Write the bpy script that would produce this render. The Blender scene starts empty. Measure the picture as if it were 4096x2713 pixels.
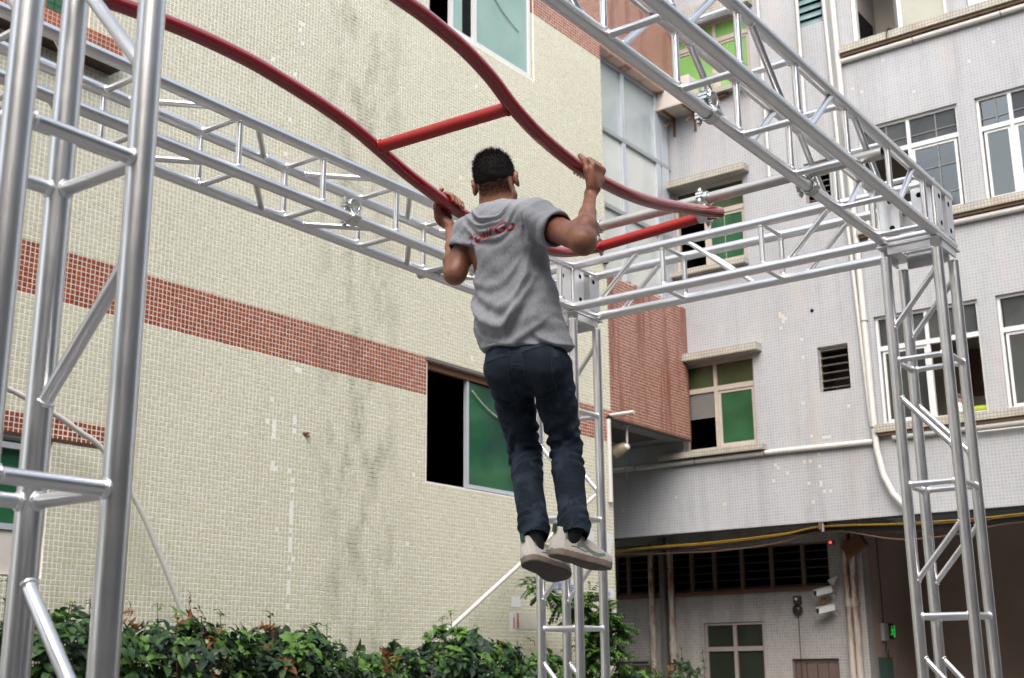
import bpy, bmesh, math, random
import numpy as np
from mathutils import Vector, Matrix
random.seed(7); rng = np.random.default_rng(7)
scene = bpy.context.scene
COL = scene.collection

# ------------------------------------------------------------------ camera
CAMH = 1.6
cd = bpy.data.cameras.new("camera"); cam = bpy.data.objects.new("camera", cd); COL.objects.link(cam)
cd.sensor_width = 36.0; cd.lens = 43.984; cd.clip_start = 0.05; cd.clip_end = 500
cam.matrix_world = Matrix(((0.800789, 0.161342, 0.576807, 0.0),
                           (0.598888, -0.202172, -0.774893, 0.0),
                           (-0.008409, 0.965968, -0.258523, CAMH),
                           (0, 0, 0, 1)))
cd.dof.use_dof = True; cd.dof.focus_distance = 4.7; cd.dof.aperture_fstop = 7.0
scene.camera = cam

# ------------------------------------------------------------------ sky, sun, exposure
SUN_EL, SUN_AZ = math.radians(48), math.radians(150)      # azimuth clockwise from +Y
w = bpy.data.worlds.new("World"); scene.world = w; w.use_nodes = True
nt = w.node_tree; nt.nodes.clear()
sky = nt.nodes.new("ShaderNodeTexSky"); sky.sky_type = 'NISHITA'; sky.sun_disc = False
sky.sun_elevation = SUN_EL; sky.sun_rotation = SUN_AZ
sky.air_density = 1.6; sky.dust_density = 4.0; sky.ozone_density = 1.0
hs = nt.nodes.new("ShaderNodeHueSaturation"); hs.inputs['Saturation'].default_value = 0.52
bg = nt.nodes.new("ShaderNodeBackground"); bg.inputs['Strength'].default_value = 0.15
wo = nt.nodes.new("ShaderNodeOutputWorld")
nt.links.new(sky.outputs[0], hs.inputs['Color']); nt.links.new(hs.outputs[0], bg.inputs[0]); nt.links.new(bg.outputs[0], wo.inputs[0])
sl = bpy.data.lights.new("sun", 'SUN'); sl.energy = 0.75; sl.angle = math.radians(50); sl.color = (1.0, 0.95, 0.88)
so = bpy.data.objects.new("sun", sl); COL.objects.link(so)
sd = Vector((math.sin(SUN_AZ)*math.cos(SUN_EL), math.cos(SUN_AZ)*math.cos(SUN_EL), math.sin(SUN_EL)))
so.rotation_euler = sd.to_track_quat('Z', 'Y').to_euler(); so.location = (0, -5, 20)
vs = scene.view_settings
vs.view_transform = 'Standard'; vs.look = 'None'; vs.gamma = 1.0; vs.use_curve_mapping = False
vs.exposure = 1.26
scene.cycles.max_bounces = 8; scene.cycles.diffuse_bounces = 4; scene.cycles.glossy_bounces = 4
scene.cycles.transparent_max_bounces = 12; scene.cycles.caustics_reflective = False; scene.cycles.caustics_refractive = False

# ------------------------------------------------------------------ object helpers
def link(o, parent=None):
    COL.objects.link(o)
    if parent is not None: o.parent = parent
    return o
def tag(o, label=None, cat=None, group=None, kind=None):
    if label: o['label'] = label
    if cat: o['category'] = cat
    if group: o['group'] = group
    if kind: o['kind'] = kind
    return o
def thing(name, loc, label, cat, group=None):
    o = bpy.data.objects.new(name, None); o.empty_display_size = .1
    o.location = loc; link(o); bpy.context.view_layer.update() if False else None
    return tag(o, label, cat, group)
ORIGIN = {}
class MB:
    """collects shapes into one mesh (world coordinates)"""
    def __init__(s): s.v = []; s.f = []; s.sm = []; s.mi = []; s.m = 0
    def add(s, vs, fs, smooth=False):
        b = len(s.v); s.v += [tuple(p) for p in vs]
        for f in fs: s.f.append(tuple(b+i for i in f)); s.sm.append(smooth); s.mi.append(s.m)
        return s
    def box(s, x0, x1, y0, y1, z0, z1):
        if x0 > x1: x0, x1 = x1, x0
        if y0 > y1: y0, y1 = y1, y0
        if z0 > z1: z0, z1 = z1, z0
        return s.add([(x0,y0,z0),(x1,y0,z0),(x1,y1,z0),(x0,y1,z0),(x0,y0,z1),(x1,y0,z1),(x1,y1,z1),(x0,y1,z1)],
                     [(0,3,2,1),(4,5,6,7),(0,1,5,4),(1,2,6,5),(2,3,7,6),(3,0,4,7)])
    def obox(s, c, ax, ay, az):
        c, ax, ay, az = map(Vector, (c, ax, ay, az))
        vs = [c+i*ax+j*ay+k*az for k in (-1,1) for j in (-1,1) for i in (-1,1)]
        return s.add(vs, [(0,2,3,1),(4,5,7,6),(0,1,5,4),(1,3,7,5),(3,2,6,7),(2,0,4,6)])
    def quad(s, a, b, c, d): return s.add([a,b,c,d], [(0,1,2,3)])
    def path(s, pts, r, n=12, cap=True, smooth=True):
        pts = [Vector(p) for p in pts]; N = len(pts)
        rr = r if isinstance(r, (list, tuple)) else [r]*N
        d0 = (pts[1]-pts[0]).normalized()
        up = Vector((0,0,1)) if abs(d0.z) < .9 else Vector((1,0,0))
        u = d0.cross(up).normalized(); vs = []; fs = []
        for i, p in enumerate(pts):
            if i == 0: d = d0
            elif i == N-1: d = (pts[-1]-pts[-2]).normalized()
            else: d = ((pts[i+1]-p).normalized()+(p-pts[i-1]).normalized()).normalized()
            u = (u-d*u.dot(d)).normalized(); v = d.cross(u)
            for k in range(n):
                a = 2*math.pi*k/n
                vs.append(p+(u*math.cos(a)+v*math.sin(a))*rr[i])
        for i in range(N-1):
            for k in range(n):
                a = i*n+k; b = i*n+(k+1) % n
                fs.append((a, b, b+n, a+n))
        s.add(vs, fs, smooth)
        if cap:
            s.add(vs[:n], [tuple(range(n))[::-1]]); s.add(vs[-n:], [tuple(range(n))])
        return s
    def tube(s, a, b, r, n=14, cap=True): return s.path([a, b], r, n, cap)
    def ellip(s, c, rx, ry, rz, nu=14, nv=9):
        vs = []; fs = []
        for j in range(nv+1):
            t = math.pi*j/nv
            for i in range(nu):
                p = 2*math.pi*i/nu
                vs.append((c[0]+rx*math.sin(t)*math.cos(p), c[1]+ry*math.sin(t)*math.sin(p), c[2]+rz*math.cos(t)))
        for j in range(nv):
            for i in range(nu):
                a = j*nu+i; b = j*nu+(i+1) % nu
                fs.append((a, a+nu, b+nu, b))
        return s.add(vs, fs, True)
    def torus(s, c, axis, R, r, n=18, m=8, a0=0, a1=2*math.pi):
        ax = Vector(axis).normalized(); up = Vector((0,0,1)) if abs(ax.z) < .9 else Vector((1,0,0))
        u = ax.cross(up).normalized(); v = ax.cross(u); full = abs(a1-a0-2*math.pi) < 1e-6
        pts = [Vector(c)+(u*math.cos(a0+(a1-a0)*i/n)+v*math.sin(a0+(a1-a0)*i/n))*R for i in range(n+1)]
        return s.path(pts, r, m, not full)
    def bevelbox(s, x0, x1, y0, y1, z0, z1, b):
        bm = bmesh.new(); bmesh.ops.create_cube(bm, size=1)
        for q in bm.verts: q.co = Vector(((x0+x1)/2+q.co.x*(x1-x0), (y0+y1)/2+q.co.y*(y1-y0), (z0+z1)/2+q.co.z*(z1-z0)))
        bmesh.ops.bevel(bm, geom=bm.edges[:], offset=b, segments=2, affect='EDGES', profile=.7)
        s.add([q.co[:] for q in bm.verts], [[q.index for q in f.verts] for f in bm.faces]) if (bm.verts.index_update() or True) else None
        bm.free(); return s
    def build(s, name, mats, parent=None, xf=None):
        me = bpy.data.meshes.new(name)
        vv = s.v if xf is None else [xf(p) for p in s.v]
        if parent is not None:
            L = parent_world(parent); vv = [(p[0]-L[0], p[1]-L[1], p[2]-L[2]) for p in vv]
        me.from_pydata(vv, [], s.f)
        if not isinstance(mats, (list, tuple)): mats = [mats]
        for m_ in mats: me.materials.append(m_)
        if me.polygons:
            me.polygons.foreach_set('use_smooth', s.sm); me.polygons.foreach_set('material_index', s.mi)
        me.update()
        o = bpy.data.objects.new(name, me); link(o, parent)
        return o
def parent_world(p):
    L = Vector((0,0,0))
    while p is not None: L = L+p.location; p = p.parent
    return L

# ------------------------------------------------------------------ material helpers
class NT:
    def __init__(s, name):
        s.mat = bpy.data.materials.new(name); s.mat.use_nodes = True
        s.t = s.mat.node_tree; s.b = s.t.nodes['Principled BSDF']; s.o = s.t.nodes['Material Output']
    def n(s, typ, **kw):
        q = s.t.nodes.new(typ)
        for k, v in kw.items(): setattr(q, k, v)
        return q
    def l(s, a, b): s.t.links.new(a, b)
    def set(s, inp, v):
        if hasattr(v, 'is_output'): s.l(v, inp)
        elif v is not None: inp.default_value = v
    def math(s, op, a, b=None, c=None, clamp=False):
        q = s.n('ShaderNodeMath', operation=op); q.use_clamp = clamp
        s.set(q.inputs[0], a)
        if b is not None: s.set(q.inputs[1], b)
        if c is not None: s.set(q.inputs[2], c)
        return q.outputs[0]
    def mix(s, f, a, b, blend='MIX'):
        q = s.n('ShaderNodeMix', data_type='RGBA', blend_type=blend)
        s.set(q.inputs[0], f)
        for i, v in ((6, a), (7, b)):
            if isinstance(v, (tuple, list)): v = tuple(v)+(1,) if len(v) == 3 else v
            s.set(q.inputs[i], v)
        return q.outputs[2]
    def pos(s, obj=False):
        if obj: return s.n('ShaderNodeTexCoord').outputs['Object']
        return s.n('ShaderNodeNewGeometry').outputs['Position']
    def sep(s, v):
        q = s.n('ShaderNodeSeparateXYZ'); s.l(v, q.inputs[0]); return q.outputs
    def comb(s, x, y, z):
        q = s.n('ShaderNodeCombineXYZ'); s.set(q.inputs[0], x); s.set(q.inputs[1], y); s.set(q.inputs[2], z); return q.outputs[0]
    def noise(s, v, scale, detail=4, rough=.55, dist=0.0):
        q = s.n('ShaderNodeTexNoise'); s.l(v, q.inputs['Vector']) if v is not None else None
        q.inputs['Scale'].default_value = scale; q.inputs['Detail'].default_value = detail
        q.inputs['Roughness'].default_value = rough; q.inputs['Distortion'].default_value = dist
        return q.outputs['Fac']
    def scalev(s, v, sc):
        q = s.n('ShaderNodeVectorMath', operation='MULTIPLY'); s.l(v, q.inputs[0]); q.inputs[1].default_value = sc; return q.outputs[0]
    def white(s, v):
        q = s.n('ShaderNodeTexWhiteNoise', noise_dimensions='3D'); s.l(v, q.inputs['Vector']); return q.outputs
    def ramp(s, f, a, b):
        q = s.n('ShaderNodeMapRange'); q.interpolation_type = 'SMOOTHSTEP'
        s.set(q.inputs[0], f); q.inputs[1].default_value = a; q.inputs[2].default_value = b
        return q.outputs[0]
    def bump(s, h, st=.3, d=.01):
        q = s.n('ShaderNodeBump'); q.inputs['Strength'].default_value = st; q.inputs['Distance'].default_value = d
        s.l(h, q.inputs['Height']); s.l(q.outputs[0], s.b.inputs['Normal'])
    def col(s, c): s.set(s.b.inputs['Base Color'], tuple(c)+(1,) if isinstance(c, tuple) and len(c) == 3 else c)
    def rough(s, v): s.set(s.b.inputs['Roughness'], v)
    def spec(s, v): s.set(s.b.inputs['Specular IOR Level'], v)
    def metal(s, v): s.set(s.b.inputs['Metallic'], v)
def simple(name, c, rough=.5, metal=0., var=.12, scale=30., spec=.5, bump=0.):
    m = NT(name); p = m.pos(True)
    n = m.noise(p, scale)
    k = m.math('MULTIPLY_ADD', n, 2*var, 1-var)
    m.col(m.mix(1.0, c, m.comb(k, k, k), 'MULTIPLY')); m.rough(rough); m.metal(metal); m.spec(spec)
    if bump: m.bump(n, bump, .005)
    return m.mat

P = 0.047            # mosaic tile pitch (m)
XW, G = -9.473, 17.5 # cream wall plane x, grey wall plane y

def gridmask(m, pitch, line):
    """1 on the joints of a square mosaic, on whichever two axes the face spans; also a cell id vector"""
    pos = m.pos(); x, y, z = m.sep(pos)
    nx, ny, nz = m.sep(m.n('ShaderNodeNewGeometry').outputs['True Normal'])
    outs = []; cells = []
    for c, n_ in ((x, nx), (y, ny), (z, nz)):
        u = m.math('DIVIDE', c, pitch); fr = m.math('FRACT', u)
        d = m.math('ABSOLUTE', m.math('SUBTRACT', fr, .5))
        ln = m.ramp(d, .5-line/2-.05, .5-line/2+.05)
        flat = m.math('LESS_THAN', m.math('ABSOLUTE', n_), .7)
        outs.append(m.math('MULTIPLY', ln, flat)); cells.append(m.math('MULTIPLY', m.math('FLOOR', u), flat))
    g = m.math('MAXIMUM', m.math('MAXIMUM', outs[0], outs[1]), outs[2])
    return g, m.comb(*cells), pos

def mosaic(name, ca, cb, cg, patch=(.7, 1.1), streak=.25, pitch=P, line=.20, rough=.45, stain=None, stain_amt=0.):
    m = NT(name); g, cell, pos = gridmask(m, pitch, line)
    r = m.white(cell)[0]
    tile = m.mix(r, ca, cb)
    big = m.noise(pos, .55, 5, .6); fine = m.noise(pos, 6., 4)
    st = m.noise(m.scalev(pos, (2.2, 2.2, .18)), 1.6, 4, .6)
    c = m.mix(g, tile, cg)
    k = m.math('MULTIPLY_ADD', big, patch[1]-patch[0], patch[0])
    k = m.math('MULTIPLY', k, m.math('MULTIPLY_ADD', m.ramp(st, .45, .75), -streak, 1.0+streak*.3))
    k = m.math('MULTIPLY', k, m.math('MULTIPLY_ADD', fine, .12, .94))
    c = m.mix(1.0, c, m.comb(k, k, k), 'MULTIPLY')
    if stain:
        sm = m.math('MULTIPLY', m.ramp(m.noise(m.scalev(pos, (1.5, 1.5, .35)), 1.3, 5, .65), .5, .72), stain_amt)
        c = m.mix(sm, c, stain)
    m.col(c); m.rough(m.math('MULTIPLY_ADD', g, .35, rough)); m.spec(.4)
    m.bump(m.math('SUBTRACT', 1.0, g), .25, .002)
    return m.mat

def cream_mats():
    Y0, Z0 = 15.1, 0.0
    # joint mortar: pale, black with mould in the run-off streak at y = 9.9
    def streak(m, pos):
        x, y, z = m.sep(pos)
        wob = m.math('MULTIPLY', m.math('SUBTRACT', m.noise(m.comb(0., 0., z), .5, 3), .5), .9)
        dy = m.math('ABSOLUTE', m.math('SUBTRACT', m.math('ADD', y, wob), 9.86))
        core = m.math('SUBTRACT', 1.0, m.ramp(dy, .05, 1.0))
        clump = m.noise(m.scalev(pos, (1., 2.4, 1.1)), 1.5, 6, .68)
        a = m.math('MULTIPLY', core, m.ramp(clump, .42, .70))
        dy2 = m.math('ABSOLUTE', m.math('SUBTRACT', y, 8.0))
        c2 = m.math('MULTIPLY', m.math('SUBTRACT', 1.0, m.ramp(dy2, .1, .9)), m.ramp(m.noise(m.scalev(pos, (1., 1.2, .3)), 1.1, 5, .6), .56, .8))
        low = m.math('MULTIPLY', m.ramp(m.math('SUBTRACT', 4.6, z), 0., 3.), m.ramp(m.noise(pos, .9, 5), .5, .75))
        return a, m.math('MAXIMUM', c2, m.math('MULTIPLY', low, .7))
    m = NT('pale_mortar'); pos = m.pos(); a, b = streak(m, pos)
    c = m.mix(m.noise(pos, 3., 4), (.75, .735, .68), (.82, .805, .76))
    c = m.mix(m.math('MULTIPLY', b, .45), c, (.30, .29, .24)); c = m.mix(m.math('MULTIPLY', a, .92), c, (.045, .045, .04))
    x, y, z = m.sep(pos); band = m.math('MAXIMUM', m.math('MULTIPLY', m.math('GREATER_THAN', z, 4.80), m.math('LESS_THAN', z, 5.28)), m.math('GREATER_THAN', z, 10.85)); c = m.mix(m.math('MULTIPLY', band, .55), c, (.62, .44, .36))
    m.col(c); m.rough(.9); m.spec(.2); mortar = m.mat
    def tile(name, A, B, C):
        m = NT(name); pos = m.pos(); x, y, z = m.sep(pos)
        cell = m.comb(m.math('FLOOR', m.math('DIVIDE', x, .2)), m.math('FLOOR', m.math('DIVIDE', m.math('SUBTRACT', y, Y0), P)), m.math('FLOOR', m.math('DIVIDE', z, P)))
        wn = m.white(cell); r = wn[0]
        r2 = m.white(m.scalev(cell, (1., 1.7, 2.3)))[0]
        c = m.mix(r, A, B); c = m.mix(m.math('MULTIPLY', m.ramp(r2, .82, .98), .8), c, C)
        a, b = streak(m, pos); big = m.noise(pos, .45, 5, .6)
        k = m.math('MULTIPLY_ADD', big, .34, .83)
        c = m.mix(1.0, c, m.comb(k, k, k), 'MULTIPLY')
        c = m.mix(m.math('MULTIPLY', b, .30), c, (.22, .21, .16)); c = m.mix(m.math('MULTIPLY', a, .12), c, (.20, .20, .17))
        smear = m.ramp(m.noise(m.scalev(pos, (1., 6., 2.)), 3., 5, .7), .62, .85)
        c = m.mix(m.math('MULTIPLY', smear, .25), c, (.62, .61, .56))
        m.col(c); m.rough(m.math('MULTIPLY_ADD', r2, .18, .22)); m.spec(.45)
        return m.mat
    return mortar, tile('cream_glazed_tile', (.505, .492, .36), (.555, .54, .415), (.51, .475, .33)), \
        tile('red_glazed_tile', (.205, .040, .013), (.31, .072, .025), (.14, .035, .022))
MORTAR, CREAM_TILE, RED_TILE = cream_mats()
BROWN_TILE = (lambda: None)()
def brown_mat():
    m = NT('red_brown_mosaic_tile'); pos = m.pos(); x, y, z = m.sep(pos)
    cell = m.comb(0., m.math('FLOOR', m.math('DIVIDE', m.math('SUBTRACT', y, 15.1), P)), m.math('FLOOR', m.math('DIVIDE', z, P)))
    r = m.white(cell)[0]
    c = m.mix(r, (.15, .038, .022), (.25, .070, .036))
    st = m.ramp(m.noise(m.scalev(pos, (1., 3.2, .25)), 1.4, 5, .65), .5, .72)
    c = m.mix(m.math('MULTIPLY', st, .45), c, (.20, .10, .10))
    m.col(c); m.rough(.4); return m.mat
BROWN_TILE = brown_mat()
def pink_mortar():
    m = NT('pinkish_mortar'); pos = m.pos()
    st = m.ramp(m.noise(m.scalev(pos, (1., 3.2, .25)), 1.4, 5, .65), .48, .66)
    m.col(m.mix(st, (.66, .50, .42), (.24, .11, .085))); m.rough(.9); return m.mat
PINK_MORTAR = pink_mortar()
GREY_MOSAIC = mosaic('grey_mosaic', (.325, .333, .360), (.362, .370, .396), (.455, .462, .485), patch=(.80, 1.14), streak=.16, stain=(.50, .42, .38), stain_amt=.35)
DIM_MOSAIC = mosaic('dusty_grey_mosaic', (.30, .28, .28), (.38, .355, .35), (.46, .435, .42), patch=(.7, 1.1), streak=.3, stain=(.30, .2, .16), stain_amt=.4)
BEIGE_MOSAIC = mosaic('beige_mosaic', (.42, .40, .35), (.50, .475, .42), (.24, .22, .19), patch=(.8, 1.1), streak=.2, line=.2, stain=(.35, .16, .06), stain_amt=.35)
RED_MOSAIC = mosaic('red_ledge_mosaic', (.26, .06, .025), (.40, .105, .045), (.62, .50, .42), line=.14)

def alu(name, base=.72, r0=.22, r1=.42):
    m = NT(name); p = m.pos(True)
    n = m.noise(p, 9., 5, .6); f = m.noise(p, 160., 3); s = m.noise(m.scalev(p, (40., 40., 1.5)), 4., 4)
    k = m.math('MULTIPLY_ADD', n, .16, base-.08)
    m.col(m.mix(1.0, m.comb(k, k, k), (1.0, 1.0, 1.015), 'MULTIPLY')); m.metal(1.0)
    m.rough(m.math('MULTIPLY_ADD', m.math('MULTIPLY_ADD', s, .5, m.math('MULTIPLY', n, .5)), r1-r0, r0))
    m.bump(f, .04, .001); return m.mat
ALU = alu('brushed_aluminium_tube', .73, .23, .44)
ALU_PLATE = alu('cast_aluminium_plate', .72, .28, .5)
WELD = alu('weld_bead', .85, .3, .5)
GALV = simple('galvanised_steel', (.62, .64, .63), .35, 1.0, .25, 60., bump=.1)
STEEL_PIPE = simple('scaffold_pipe_steel', (.50, .49, .47), .42, .75, .25, 12.)
def redpaint():
    m = NT('glossy_red_paint'); p = m.pos(True)
    n = m.noise(p, 14., 5); f = m.noise(p, 70., 3)
    wv = m.ramp(m.noise(m.scalev(p, (1., 1., 1.)), 5., 6, .65, .6), .55, .72); ch = m.ramp(m.noise(p, 95., 4, .7), .74, .78)
    c = m.mix(n, (.25, .004, .010), (.34, .007, .014)); c = m.mix(m.math('MULTIPLY', wv, .2), c, (.12, .012, .014)); c = m.mix(m.math('MULTIPLY', ch, .8), c, (.20, .16, .15)); m.col(c); m.rough(m.math('MULTIPLY_ADD', wv, .06, .15))
    m.b.inputs['Coat Weight'].default_value = .8; m.b.inputs['Coat Roughness'].default_value = .05
    m.bump(f, .03, .001); return m.mat
RED_PAINT = redpaint()
def orangered():
    m = NT('satin_red_paint'); n = m.noise(m.pos(True), 20., 5)
    m.col(m.mix(n, (.34, .012, .010), (.42, .020, .014))); m.rough(.38); return m.mat
RED_RUNG = orangered()
WHITE_FRAME = simple('white_window_frame', (.66, .67, .68), .35, 0., .08, 8.)
BEIGE_FRAME = simple('weathered_beige_frame', (.46, .40, .35), .55, 0., .2, 9.)
ALU_FRAME = simple('pale_blue_grey_frame', (.52, .56, .62), .38, .3, .1, 8.)
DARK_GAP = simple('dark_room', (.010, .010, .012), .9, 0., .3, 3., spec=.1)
DARK_BROWN = simple('dark_timber', (.055, .030, .020), .7, 0., .35, 9.)
CONC = simple('grey_concrete', (.30, .295, .285), .85, 0., .22, 3., bump=.2)
DARK_CONC = simple('grimy_concrete', (.14, .13, .125), .9, 0., .35, 2.2)
PVC = simple('white_pvc', (.58, .565, .545), .4, 0., .12, 5.)
def rustpvc():
    m = NT('rust_stained_pvc'); p = m.pos(); x, y, z = m.sep(p)
    s = m.ramp(m.noise(m.scalev(p, (9., 9., 1.6)), 1.5, 5, .65), .36, .6)
    up = m.ramp(z, 1.3, 3.2)
    k = m.math('MULTIPLY', m.math('MAXIMUM', s, .25), m.math('MULTIPLY_ADD', up, .75, .25))
    m.col(m.mix(k, (.58, .53, .48), (.22, .085, .035))); m.rough(.55); return m.mat
RUST_PVC = rustpvc()
RUST = simple('rusty_steel', (.16, .075, .04), .8, .2, .4, 20.)
BLACK_RUB = simple('black_cable', (.018, .017, .017), .6, 0., .3, 20.)
YEL = simple('yellow_cable', (.36, .21, .02), .5, 0., .2, 20.)
BRN = simple('brown_cable', (.13, .075, .055), .6, 0., .3, 20.)
INTERIOR = simple('cream_painted_plaster', (.62, .57, .50), .8, 0., .08, 1.5)
def glass(name, tint, mixf, rough=.05):
    m = NT(name); tr = m.n('ShaderNodeBsdfTransparent'); gl = m.n('ShaderNodeBsdfGlossy'); gl.inputs['Roughness'].default_value = rough
    tr.inputs[0].default_value = tuple(tint)+(1,); gl.inputs[0].default_value = (.9, .93, .95, 1)
    lw = m.n('ShaderNodeFresnel'); lw.inputs['IOR'].default_value = 1.5
    mx = m.n('ShaderNodeMixShader'); m.l(m.math('ADD', m.math('MULTIPLY', lw.outputs[0], .8), mixf, clamp=True), mx.inputs[0])
    m.l(tr.outputs[0], mx.inputs[1]); m.l(gl.outputs[0], mx.inputs[2]); m.l(mx.outputs[0], m.o.inputs[0]); return m.mat
CLEAR = glass('window_glass', (.80, .84, .84), .05)
SMOKE = glass('dusty_window_glass', (.45, .48, .50), .10, .12)
def pane(name, a, b, sc=1.1, rough=.12, spec=.6):
    m = NT(name); p = m.pos(True); n = m.ramp(m.noise(p, sc, 3, .5, .6), .3, .7)
    f = m.noise(p, 40., 3); c = m.mix(n, a, b); k = m.math('MULTIPLY_ADD', f, .1, .95)
    m.col(m.mix(1.0, c, m.comb(k, k, k), 'MULTIPLY')); m.rough(rough); m.spec(spec); return m.mat
GREEN_DARK = pane('dark_green_film_glass', (.012, .060, .042), (.022, .120, .052))  # patchy tones paint reflections and the curtain behind into the glass colour
GREEN_OLIVE = pane('olive_film_glass', (.035, .050, .018), (.06, .085, .035))
GREEN_PALE = pane('pale_teal_film_glass', (.21, .35, .32), (.29, .43, .40), .7)
GREEN_LIT = pane('bright_green_film_glass', (.17, .36, .10), (.24, .46, .15), .9)
GREEN_DEEP = pane('deep_green_film_glass', (.012, .060, .022), (.03, .11, .05), 1.2)
FROST = pane('frosted_glass', (.46, .50, .50), (.60, .62, .60), .8, .25)
FROST_BLUE = pane('bluish_frosted_glass', (.33, .38, .41), (.48, .52, .53), .8, .25)
TEAL_SLAT = pane('teal_glass_slat', (.12, .20, .21), (.20, .29, .30), 3.)
# ================================================================== setting
mb = MB(); mb.quad((-60, -60, 0), (60, -60, 0), (60, 19.0, 0), (-60, 19.0, 0)); mb.quad((-60, 19.0, 0), (60, 19.0, 0), (60, 60, 0), (-60, 60, 0))
tag(mb.build('ground', simple('worn_concrete_paving', (.165, .162, .158), .85, 0., .3, .8, bump=.1)), kind='structure')
mb = MB(); mb.box(XW+.004, XW+1.55, -4, 14.9, 0.0, .12)
tag(mb.build('planting_bed', simple('dry_soil', (.10, .07, .045), .95, 0., .4, 12., bump=.5)), kind='structure')

def wall_faces(m, mk, us, vs, holes, depth, dv):
    """mk(u,v,d) -> point; grid wall with rectangular openings, reveals going back by depth"""
    U = sorted(set(us+[h[0] for h in holes]+[h[1] for h in holes])); V = sorted(set(vs+[h[2] for h in holes]+[h[3] for h in holes]))
    U = [u for u in U if us[0] <= u <= us[-1]]; V = [v for v in V if vs[0] <= v <= vs[-1]]
    for i in range(len(U)-1):
        for j in range(len(V)-1):
            cu, cv = (U[i]+U[i+1])/2, (V[j]+V[j+1])/2
            if any(h[0] < cu < h[1] and h[2] < cv < h[3] for h in holes): continue
            m.quad(mk(U[i], V[j], 0), mk(U[i+1], V[j], 0), mk(U[i+1], V[j+1], 0), mk(U[i], V[j+1], 0))
    for h in holes:
        a, b, c, d = h[:4]; dp = h[4] if len(h) > 4 else depth
        m.quad(mk(a, c, 0), mk(a, d, 0), mk(a, d, dp), mk(a, c, dp)); m.quad(mk(b, d, 0), mk(b, c, 0), mk(b, c, dp), mk(b, d, dp))
        m.quad(mk(a, c, dp), mk(b, c, dp), mk(b, c, 0), mk(a, c, 0)); m.quad(mk(a, d, 0), mk(b, d, 0), mk(b, d, dp), mk(a, d, dp))

# ================================================================== cream building
YC = 15.1; CZ1 = 13.0
cream = thing('tiled_building', (XW-3, 5.5, 0), 'cream mosaic-tiled building with a red tile band on the left', 'building')
CH = [(11.03, 15.2, 3.77, 5.22), (11.00, 13.30, 9.79, 12.2), (3.6, 6.13, 2.40, 3.55), (3.6, 6.13, 7.38, 9.6)]
CH[0] = (11.03, 13.05, 3.77, 5.22)
mb = MB(); wall_faces(mb, lambda u, v, d: (XW-d, u, v), [-6., YC], [0., 14.], CH, .16, None)
mb.build('wall', MORTAR, cream)
mb = MB(); mb.quad((XW, YC, 0), (XW-8, YC, 0), (XW-8, YC, 14), (XW, YC, 14)); mb.quad((XW, -6, 14), (XW, YC, 14), (XW-8, YC, 14), (XW-8, -6, 14))
mb.quad((XW, -6, 0), (XW, -6, 14), (XW-8, -6, 14), (XW-8, -6, 0)); mb.quad((XW-8, -6, 0), (XW-8, -6, 14), (XW-8, YC, 14), (XW-8, YC, 0))
mb.build('rear_wall', simple('plain_cream_render', (.48, .47, .38), .8), cream)

# every mosaic tile is a little frustum standing 2.5 mm off the mortar
def tile_cells():
    iy = np.arange(int((3.0-YC)/P), 0); iz = np.arange(4, int(CZ1/P))
    Iy, Iz = np.meshgrid(iy, iz, indexing='ij'); Iy = Iy.ravel(); Iz = Iz.ravel()
    y = YC+(Iy+.5)*P; z = (Iz+.5)*P; keep = np.ones(len(y), bool)
    for a, b, c, d in [h[:4] for h in CH]:
        keep &= ~((y > a-.012) & (y < b+.012) & (z > c-.012) & (z < d+.012))
    miss = [(8.64,3.69),(8.69,3.64),(8.64,3.64),(8.89,3.64),(8.94,3.54),(8.94,3.45),(8.93,3.32),(8.93,3.27),(8.93,3.22),(8.94,3.17),(8.94,3.12),(8.94,3.05),(8.74,3.03),
            (8.94,2.93),(8.94,2.88),(8.94,2.83),(8.95,2.73),(8.93,2.66),(8.92,2.52),(8.93,2.45),(8.93,2.41),(8.93,2.27),(8.92,4.72),(8.96,4.72),(8.6,4.35),(8.54,4.12),(8.64,4.12),(8.64,4.07),
            (8.65,4.01),(8.65,3.96),(8.94,4.06),(8.9,4.22),(8.9,4.17),(9.08,4.04),(8.79,8.72),(8.82,8.72),(8.77,8.63),(8.82,8.48),(8.38,8.1),(8.72,8.05),(8.69,7.49),(8.64,7.06),(8.93,2.1),(8.93,2.05)]
    for a, b in miss: keep &= ~((np.abs(y-a) < P*.52) & (np.abs(z-b) < P*.52))
    keep &= rng.random(len(y)) > .00015
    y = y[keep]; z = z[keep]; red = np.zeros(len(y), bool)
    inwin = (y > 11.03) & (y < 13.05)
    red |= (z > 4.80) & (z < 5.28) & (y < 14.99)               # main band
    red &= ~((y > 13.05) & (y < 20))                            # band drops near the corner
    red |= (y > 13.05) & (z > 4.80) & (z < 5.28)
    red |= (z > 10.85)
    red |= (z > 3.59) & (z < 3.77) & (y < 6.64)
    return y, z, red
ty_, tz_, tred = tile_cells()
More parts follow.
